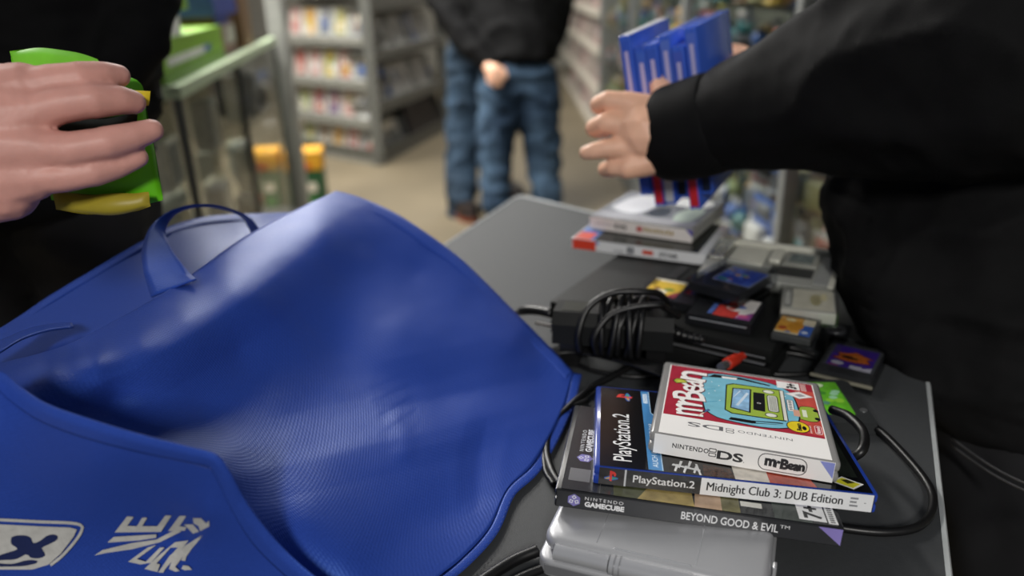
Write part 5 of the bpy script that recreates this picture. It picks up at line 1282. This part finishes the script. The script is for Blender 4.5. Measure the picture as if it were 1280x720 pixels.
# dark blue-white boxes along the top of the rack
for k in range(3):
    T = frame_of((-eL[0], -eL[1], 0), (0, 0, 1), (*W2(lenL - .10 - .30 * k, .03), zl[4] + .003)); mb = MB(); mb.rbox(0, .24, 0, .16, 0, .12, .003, 1)
    o = put('carton', mb.mesh(), T, 'pale blue carton on the highest shelf of the grey rack, %s from the post' % ord_(k), 'box', 'cartons high on the grey rack'); o.data.materials.append(M(['8fa9cf', 'c3cbd6', '7d9bd0'][k], .5))
# ---------------------------------------------------------------- glass counter on the left
CT = .95
E0 = PZ(222, 110, CT); E1 = PZ(343, 47, CT); ce = (E1 - E0)[:2]; clen = np.linalg.norm(ce); ce /= clen; cn_ = np.array([-ce[1], ce[0]])
CW = lambda a, b: E0[:2] + ce * a + cn_ * b
def cpoly(a0, a1, b0, b1): return [tuple(CW(a0, b0)), tuple(CW(a1, b0)), tuple(CW(a1, b1)), tuple(CW(a0, b1))]
counter = thing('glass_counter', 'glass display counter with pale top edge, behind the green pouch', 'display counter', (E0[0], E0[1], 0))
cg = glass_mat('counter_glass', 'e4ebe4', .03, .03); alu = M('8d8f8b', .4, metal=.4)
CDp = .55
mb = MB(); mb.prism(cpoly(0, clen, 0, CDp), CT - .012, CT); mb.obj('top_glass', glass_mat('top_glass', 'b9c8b4', .04, .3), counter)
mb = MB(); mb.prism(cpoly(0, clen, -.006, .022), CT - .026, CT + .004); mb.obj('edge_trim', M('b7c8a8', .3), counter)
mb = MB(); mb.prism(cpoly(-.006, .022, .022, CDp), CT - .026, CT + .004); mb.obj('edge_trim', M('b7c8a8', .3), counter)
for a0, a1 in ((.02, clen * .45), (clen * .47, clen - .02)):
    mb = MB(); mb.prism(cpoly(a0, a1, .004, .009), .16, CT - .03); mb.obj('front_pane', cg, counter)
mb = MB(); mb.prism(cpoly(.004, .009, .02, CDp - .02), .16, CT - .03); mb.obj('side_pane', cg, counter)
for a in (.01, clen * .46, clen - .01):
    for b in (.008, CDp - .01):
        c = CW(a, b); mb = MB(); mb.box(c[0] - .009, c[0] + .009, c[1] - .009, c[1] + .009, .15, CT - .02); mb.obj('corner_post', M('4c4e4a', .4, metal=.3), counter)
mb = MB(); mb.prism(cpoly(0, clen, 0, CDp), 0, .16); mb.obj('base', M('3f403c', .6), counter)
for z in (.40, .68):
    mb = MB(); mb.prism(cpoly(.03, clen - .03, .03, CDp - .03), z - .008, z); mb.obj('glass_shelf', glass_mat('shelf_glass', 'd4ddd4', .05, .08), counter)
mb = MB(); mb.prism(cpoly(.02, clen - .02, CDp - .02, CDp), .16, CT - .03); mb.obj('back_board', M('56564e', .6), counter)
cnt = 0
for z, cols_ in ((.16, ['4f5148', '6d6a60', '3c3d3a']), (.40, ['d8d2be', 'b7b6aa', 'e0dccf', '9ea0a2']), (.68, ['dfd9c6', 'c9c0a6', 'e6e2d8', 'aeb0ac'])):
    for k in range(9):
        a = .06 + k * (clen - .16) / 9; b = .07 + .05 * (k % 3); T = frame_of((ce[0], ce[1], 0), (0, 0, 1), (*CW(a, b), z + .0005))
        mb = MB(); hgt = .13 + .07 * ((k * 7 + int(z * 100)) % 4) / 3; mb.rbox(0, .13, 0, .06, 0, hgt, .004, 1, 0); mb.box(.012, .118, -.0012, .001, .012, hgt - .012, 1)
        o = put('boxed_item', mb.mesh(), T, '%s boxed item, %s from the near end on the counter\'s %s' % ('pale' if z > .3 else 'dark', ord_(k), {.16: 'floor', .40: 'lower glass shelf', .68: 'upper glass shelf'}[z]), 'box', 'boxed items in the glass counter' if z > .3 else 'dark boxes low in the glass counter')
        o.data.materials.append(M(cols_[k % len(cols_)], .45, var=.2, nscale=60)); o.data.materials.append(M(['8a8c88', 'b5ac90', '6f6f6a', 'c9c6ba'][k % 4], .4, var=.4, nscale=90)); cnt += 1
c = CW(clen * .72, .10); hs = thing('speaker', 'black rounded speaker inside the far end of the glass counter', 'speaker', (c[0], c[1], .68))
mb = MB(); mb.rbox(c[0] - .08, c[0] + .08, c[1] - .06, c[1] + .06, .681, .86, .03, 4); sharp(mb.obj('cabinet', M('151515', .5), hs)); mb = MB(); mb.cyl((c[0] + .075, c[1] - .02, .76), (1, -.3, 0), .05, .012, 20); mb.obj('cone', M('2c2c2c', .6), hs)
# tall grey post at the counter's far end
pc = CW(clen + .075, -.01); pst = thing('post', 'tall grey square post at the far end of the glass counter', 'post', (pc[0], pc[1], 0))
pw = .036; mb = MB(); mb.rbox(pc[0] - pw, pc[0] + pw, pc[1] - pw, pc[1] + pw, .006, 2.4, .004, 1); mb.obj('shaft', M('a4a5a0', .5), pst); mb = MB(); mb.rbox(pc[0] - .07, pc[0] + .07, pc[1] - .07, pc[1] + .07, 0, .008, .002, 1); mb.obj('foot_plate', M('6d6e6a', .5), pst)
# boxes on the counter
def box_on(name, label, cat, a0, a1, b0, b1, z0, z1, mats, decals=(), taper=0):
    t = thing(name, label, cat, (*CW((a0 + a1) / 2, (b0 + b1) / 2), z0)); mb = MB()
    mb.prism(cpoly(a0, a1, b0, b1), z0 + .0005, z1, 0, None, taper); mb.obj('body', mats[0], t)
    for nm, u0, u1, w0, w1, m in decals:
        mb = MB(); mb.prism(cpoly(a0 + (a1 - a0) * u0, a0 + (a1 - a0) * u1, b0 - .002, b0 + .004), z0 + (z1 - z0) * w0, z0 + (z1 - z0) * w1); mb.obj(nm, m, t)
    return t
gA = M('7fae2a', .45, var=.08); gB = M('5f8a1e', .45, var=.08); wb = M('dcdedb', .5)
def a_of(px, py, z=CT): return float((PZ(px, py, z)[:2] - E0[:2]) @ ce)
a0, a1 = .02, a_of(291, 73)
box_on('storage_box', 'bright green storage box with white label, on the glass counter', 'box', a0, a1, .03, .32, CT + .004, CT + .105, [gA], (('lower_band', .0, 1.0, .0, .28, gB), ('label_strip', .06, .62, .38, .58, wb), ('label_tab', .62, .74, .40, .58, M('4a68a8', .5))))
box_on('storage_box', 'white box standing on the green storage box', 'box', a0 - .06, a0 + .26, .035, .34, CT + .1055, CT + .165, [M('e6e8e6', .5)], (('lid_line', 0, 1, .80, .86, M('a5a8a5', .5)),))
box_on('storage_box', 'green flat box on top of the white box', 'box', a0 - .06, a0 + .36, .03, .34, CT + .1655, CT + .20, [gA])
box_on('carton', 'blue and red carton behind the green box on the counter', 'box', a1 + .03, a1 + .34, .05, .30, CT + .004, CT + .13, [M('7a5a50', .5, var=.4, nscale=14)], (('blue_flap', 0, .7, .8, 1.0, M('33489c', .5)), ('pale_panel', .4, 1, .25, .72, M('a9a79c', .5))))
box_on('carton', 'dark blue carton on top of the blue and red carton', 'box', a1 + .0, a1 + .40, .04, .32, CT + .1305, CT + .20, [M('2e3f8c', .5, var=.2)])
box_on('carton', 'brown upright carton beside the grey post', 'box', a1 + .42, a1 + .62, .03, .2, CT + .004, CT + .21, [M('73583a', .6, var=.2)])
# two snack cartons on the floor, by the post
for (px_, lab) in ((386, 'orange and green carton on the floor right of the grey post'), (333, 'orange and green carton on the floor seen through the glass counter')):
    p0 = PZ(px_, 262, 0); t = thing('carton', lab, 'box', (p0[0], p0[1], 0)); T = Matrix.Translation((p0[0], p0[1], 0)) @ Matrix.Rotation(.12, 4, 'Z')
    mb = MB(); mb.rbox(-.098, .098, 0, .16, .0005, .22, .003, 1, 0, T); mb.obj('carton_body', M('24502f', .5, var=.15, nscale=14), t)
    mb = MB(); mb.rbox(-.102, .102, -.003, .163, .22, .325, .004, 1, 0, T); mb.obj('carton_lid', M('d39a28', .5, var=.12, nscale=20), t)
    for k, (a, b, w, h_, m) in enumerate(((-.06, .03, .05, .06, 'a83a3a'), (.0, .10, .06, .05, 'd8d0c0'), (.01, .02, .05, .05, '3c7a3a'), (-.065, .12, .04, .05, '5a2f2a'), (-.05, .225, .09, .04, 'c8642a'))):
        mb = MB(); mb.box(a, a + w, -.0045 if b > .2 else -.0015, .003, b, b + h_, 0, T); mb.obj('printed_panel', M(m, .5), t)
# ---------------------------------------------------------------- long wall shelf of cases at the right
N0 = np.array(PZ(748, 172, 0)[:2]); wy0, wy1 = N0[1], 9.8; wx = N0[0]
ws = thing('wall_shelf', 'long pale wall shelf full of game cases, beyond the standing people', 'shelf unit', (wx + .15, (wy0 + wy1) / 2, 0))
zs = [z_at(wx, wy0, y) for y in (172, 121, 70, 21, -30, -80)]
pale = M('b6b0a4', .5)
mb = MB(); mb.box(wx, wx + .34, wy0 - .035, wy0, 0, 2.3); mb.obj('end_panel', M('8c8f8c', .5), ws)
mb = MB(); mb.box(wx + .30, wx + .34, wy0, wy1, 0, 2.3); mb.obj('back_panel', M('8d867a', .6), ws)
for z in zs:
    mb = MB(); mb.box(wx, wx + .30, wy0, wy1, z, z + .022); mb.obj('shelf_board', pale, ws)
    mb = MB(); mb.box(wx - .012, wx, wy0, wy1, z - .01, z + .05); mb.obj('shelf_lip', M('cfc8ba', .5), ws)
pal = [('pink', 'red'), ('brown', 'grey'), ('white', 'pink'), ('red', 'white'), ('grey', 'brown'), ('pink', 'white'), ('purple', 'pink'), ('brown', 'red')]
protos = [display_case('ws%d' % k, .15, .19, .016, *pal[k], border='c3b6ac') for k in range(8)]
for r in range(5):
    for c in range(18):
        k = (c * 3 + r * 5) % 8; T = frame_of((0, -1, 0), (.25, 0, 1), (wx + .05, wy0 + .05 + (c + 1) * .19, zs[r] + .0235))
        put('game_case', protos[k], T, '%s case, %s from the near end in the wall shelf\'s %s row' % (pal[k][0], ordl(c), ['lowest', 'second lowest', 'third', 'fourth', 'highest'][r]), 'game case', 'cases on the wall shelf')
# ---------------------------------------------------------------- glass cabinets of toys along the right wall
gx, gy0, gy1, gd = .70, 1.45, 5.75, .42
cab = thing('glass_cabinet', 'long glass cabinet with grey posts, full of colourful toys behind the seller', 'display cabinet', (gx + gd / 2, (gy0 + gy1) / 2, 0))
pg = M('8f9291', .45, metal=.3)
PX = PD(980, 262, 1.95)
posts_y = [gy0, PX[1] if gy0 < PX[1] < gy1 else 1.95, 3.1, 4.4, gy1]
for y in posts_y:
    mb = MB(); mb.rbox(gx - .02, gx + .02, y - .02, y + .02, .0, 2.2, .003, 1); mb.obj('post', pg, cab)
    mb = MB(); mb.rbox(gx + gd - .02, gx + gd + .02, y - .02, y + .02, .0, 2.2, .003, 1); mb.obj('post', pg, cab)
for y0, y1 in zip(posts_y, posts_y[1:]):
    mb = MB(); mb.box(gx - .004, gx + .002, y0 + .02, y1 - .02, .12, 2.15); mb.obj('glass_pane', glass_mat('cabinet_glass', 'e6ebe7', .03, .04), cab)
mb = MB(); mb.box(gx, gx + gd, gy0 - .003, gy0 + .003, .12, 2.15); mb.obj('glass_pane', glass_mat('cabinet_glass', 'e6ebe7', .03, .04), cab)
mb = MB(); mb.box(gx + gd + .02, gx + gd + .05, gy0, gy1, 0, 2.2); mb.obj('back_board', M('6a6b62', .6), cab)
mb = MB(); mb.box(gx - .01, gx + gd, gy0, gy1, 0, .12); mb.obj('plinth', M('6c6e6c', .5), cab)
shz = [.12, .36, .60, .84, 1.08, 1.32, 1.56]
for z in shz[1:]:
    mb = MB(); mb.box(gx + .01, gx + gd, gy0 + .01, gy1 - .01, z - .008, z); mb.obj('glass_shelf', glass_mat('shelf_glass2', 'd0d8d2', .05, .08), cab)
def toy_mesh(kind, c1, c2, c3):
    if kind == 'figure':
        mb = MB()
        for p, r, mi in (((0, 0, .085), (.026, .02, .034), 0), ((0, 0, .135), (.024, .024, .026), 1), ((-.032, -.004, .09), (.011, .012, .030), 0), ((.032, -.004, .09), (.011, .012, .030), 0), ((-.014, 0, .035), (.013, .015, .036), 2), ((.014, 0, .035), (.013, .015, .036), 2), ((0, .0, .155), (.020, .020, .010), 2)):
            V, Fq = ico(2); mb.add(V * np.array(r) + np.array(p), Fq, mi)
        mb.tube([(0, 0, 0), (0, 0, .006)], .04, 16, 2)
    elif kind == 'pack':
        mb = MB(); mb.rbox(-.055, .055, 0, .004, 0, .17, .0015, 1, 0); mb.rbox(-.040, .040, -.03, 0, .02, .10, .008, 2, 1); mb.box(-.045, .045, -.001, .001, .115, .155, 2)
    else:
        mb = MB(); V, Fq = ico(2)
        for p, r, mi in (((0, 0, .042), (.045, .042, .042), 0), ((-.022, 0, .085), (.012, .008, .024), 1), ((.022, 0, .085), (.012, .008, .024), 1), ((-.02, -.036, .05), (.008, .006, .010), 2), ((.02, -.036, .05), (.008, .006, .010), 2), ((-.02, -.02, .008), (.016, .022, .008), 1), ((.02, -.02, .008), (.016, .022, .008), 1)): mb.add(V * np.array(r) + np.array(p), Fq, mi)
    me = mb.mesh(kind); me.polygons.foreach_set('use_smooth', [True] * len(me.polygons))
    for c in (c1, c2, c3): me.materials.append(M(NAMED[c], .4, var=.1))
    return me
random.seed(21)
kinds = []
for kind in ('figure', 'pack', 'creature'):
    for c1, c2, c3 in (('orange', 'yellow', 'brown'), ('red', 'pink', 'blue'), ('blue', 'white', 'grey'), ('green', 'olive', 'yellow'), ('grey', 'black', 'teal'), ('brown', 'olive', 'black'), ('white', 'grey', 'red'), ('teal', 'blue', 'black')):
        kinds.append((kind, c1, c2, toy_mesh(kind, c1, c2, c3)))
sw = ['lowest', 'second', 'third', 'fourth', 'fifth', 'sixth', 'top']
for si, z in enumerate(shz):
    y = gy0 + .10; n_ = {.06: 0, .15: 0, .28: 0}
    while y < gy1 - .1:
        for depth in (.06, .15, .28):
            kind, c1, c2, me = random.choice(kinds); s = random.uniform(.85, 1.2) * (1.2 if depth == .28 else 1)
            P_ = (gx + depth + random.uniform(-.02, .02), y + random.uniform(-.02, .02), z + .0005); rz = -math.pi / 2 + random.uniform(-.5, .5)
            a, b = pix(P_); a2, b2 = pix((P_[0], P_[1], z + .2))
            low_gap = 840 < a < 1075 and b > 200 and b2 < 345            # under the seller's sleeve
            high_gap = 735 < a < 1010 and b > -5 and b2 < 100            # over the held cases
            if not (low_gap or high_gap): continue
            w = {'figure': 'figure', 'pack': 'pack', 'creature': 'creature'}[kind]; n_[depth] += 1
            put({'figure': 'toy_figure', 'pack': 'blister_pack', 'creature': 'toy_creature'}[kind], me, Matrix.Translation(P_) @ Matrix.Rotation(rz, 4, 'Z') @ Matrix.Scale(s, 4), '%s and %s %s, %s in the %s row of the cabinet\'s %s shelf' % (c1, c2, w, ordl(n_[depth] - 1), {.06: 'front', .15: 'middle', .28: 'back'}[depth], sw[si]), 'toy', 'toys in the glass cabinet')
        y += .125 if y < 3 else .17
# ================================================================ pieces that belong to a part hang under that part
def hang(piece, hosts):
    for o in [q for q in bpy.data.objects if q.parent is not None and q.name.split('.')[0] == piece]:
        for s in o.parent.children:
            if s is not o and s.name.split('.')[0] in hosts and s.parent.parent is None:
                o.parent = s; break
hang('cover_print', ('shell',)); hang('spine_print', ('shell',)); hang('top_glare', ('shell',))
hang('label', ('cartridge_shell',)); hang('front_ridge', ('cartridge_shell',)); hang('screw', ('cartridge_shell',)); hang('case_lip', ('clear_case',))
hang('hinge_ring', ('hinge_barrel',)); hang('hinge_lip', ('lid',)); hang('panel_seam', ('lid',)); hang('stylus_catch', ('lower_shell',)); hang('port_strip', ('lower_shell',))
hang('disc_notch', ('upper_case',)); hang('button_strip', ('upper_case',)); hang('front_trim', ('upper_case',)); hang('rating_plate', ('housing',))
hang('card_window', ('memory_card',)); hang('emblem_cross', ('emblem_field',)); hang('emblem_outline', ('print_panel',)); hang('lettering', ('print_panel',)); hang('pocket_seam', ('jeans',)); hang('cuff', ('jacket',))
hang('label_strip', ('body',)); hang('label_tab', ('body',)); hang('lower_band', ('body',)); hang('printed_panel', ('carton_body',))
bpy.context.view_layer.update()
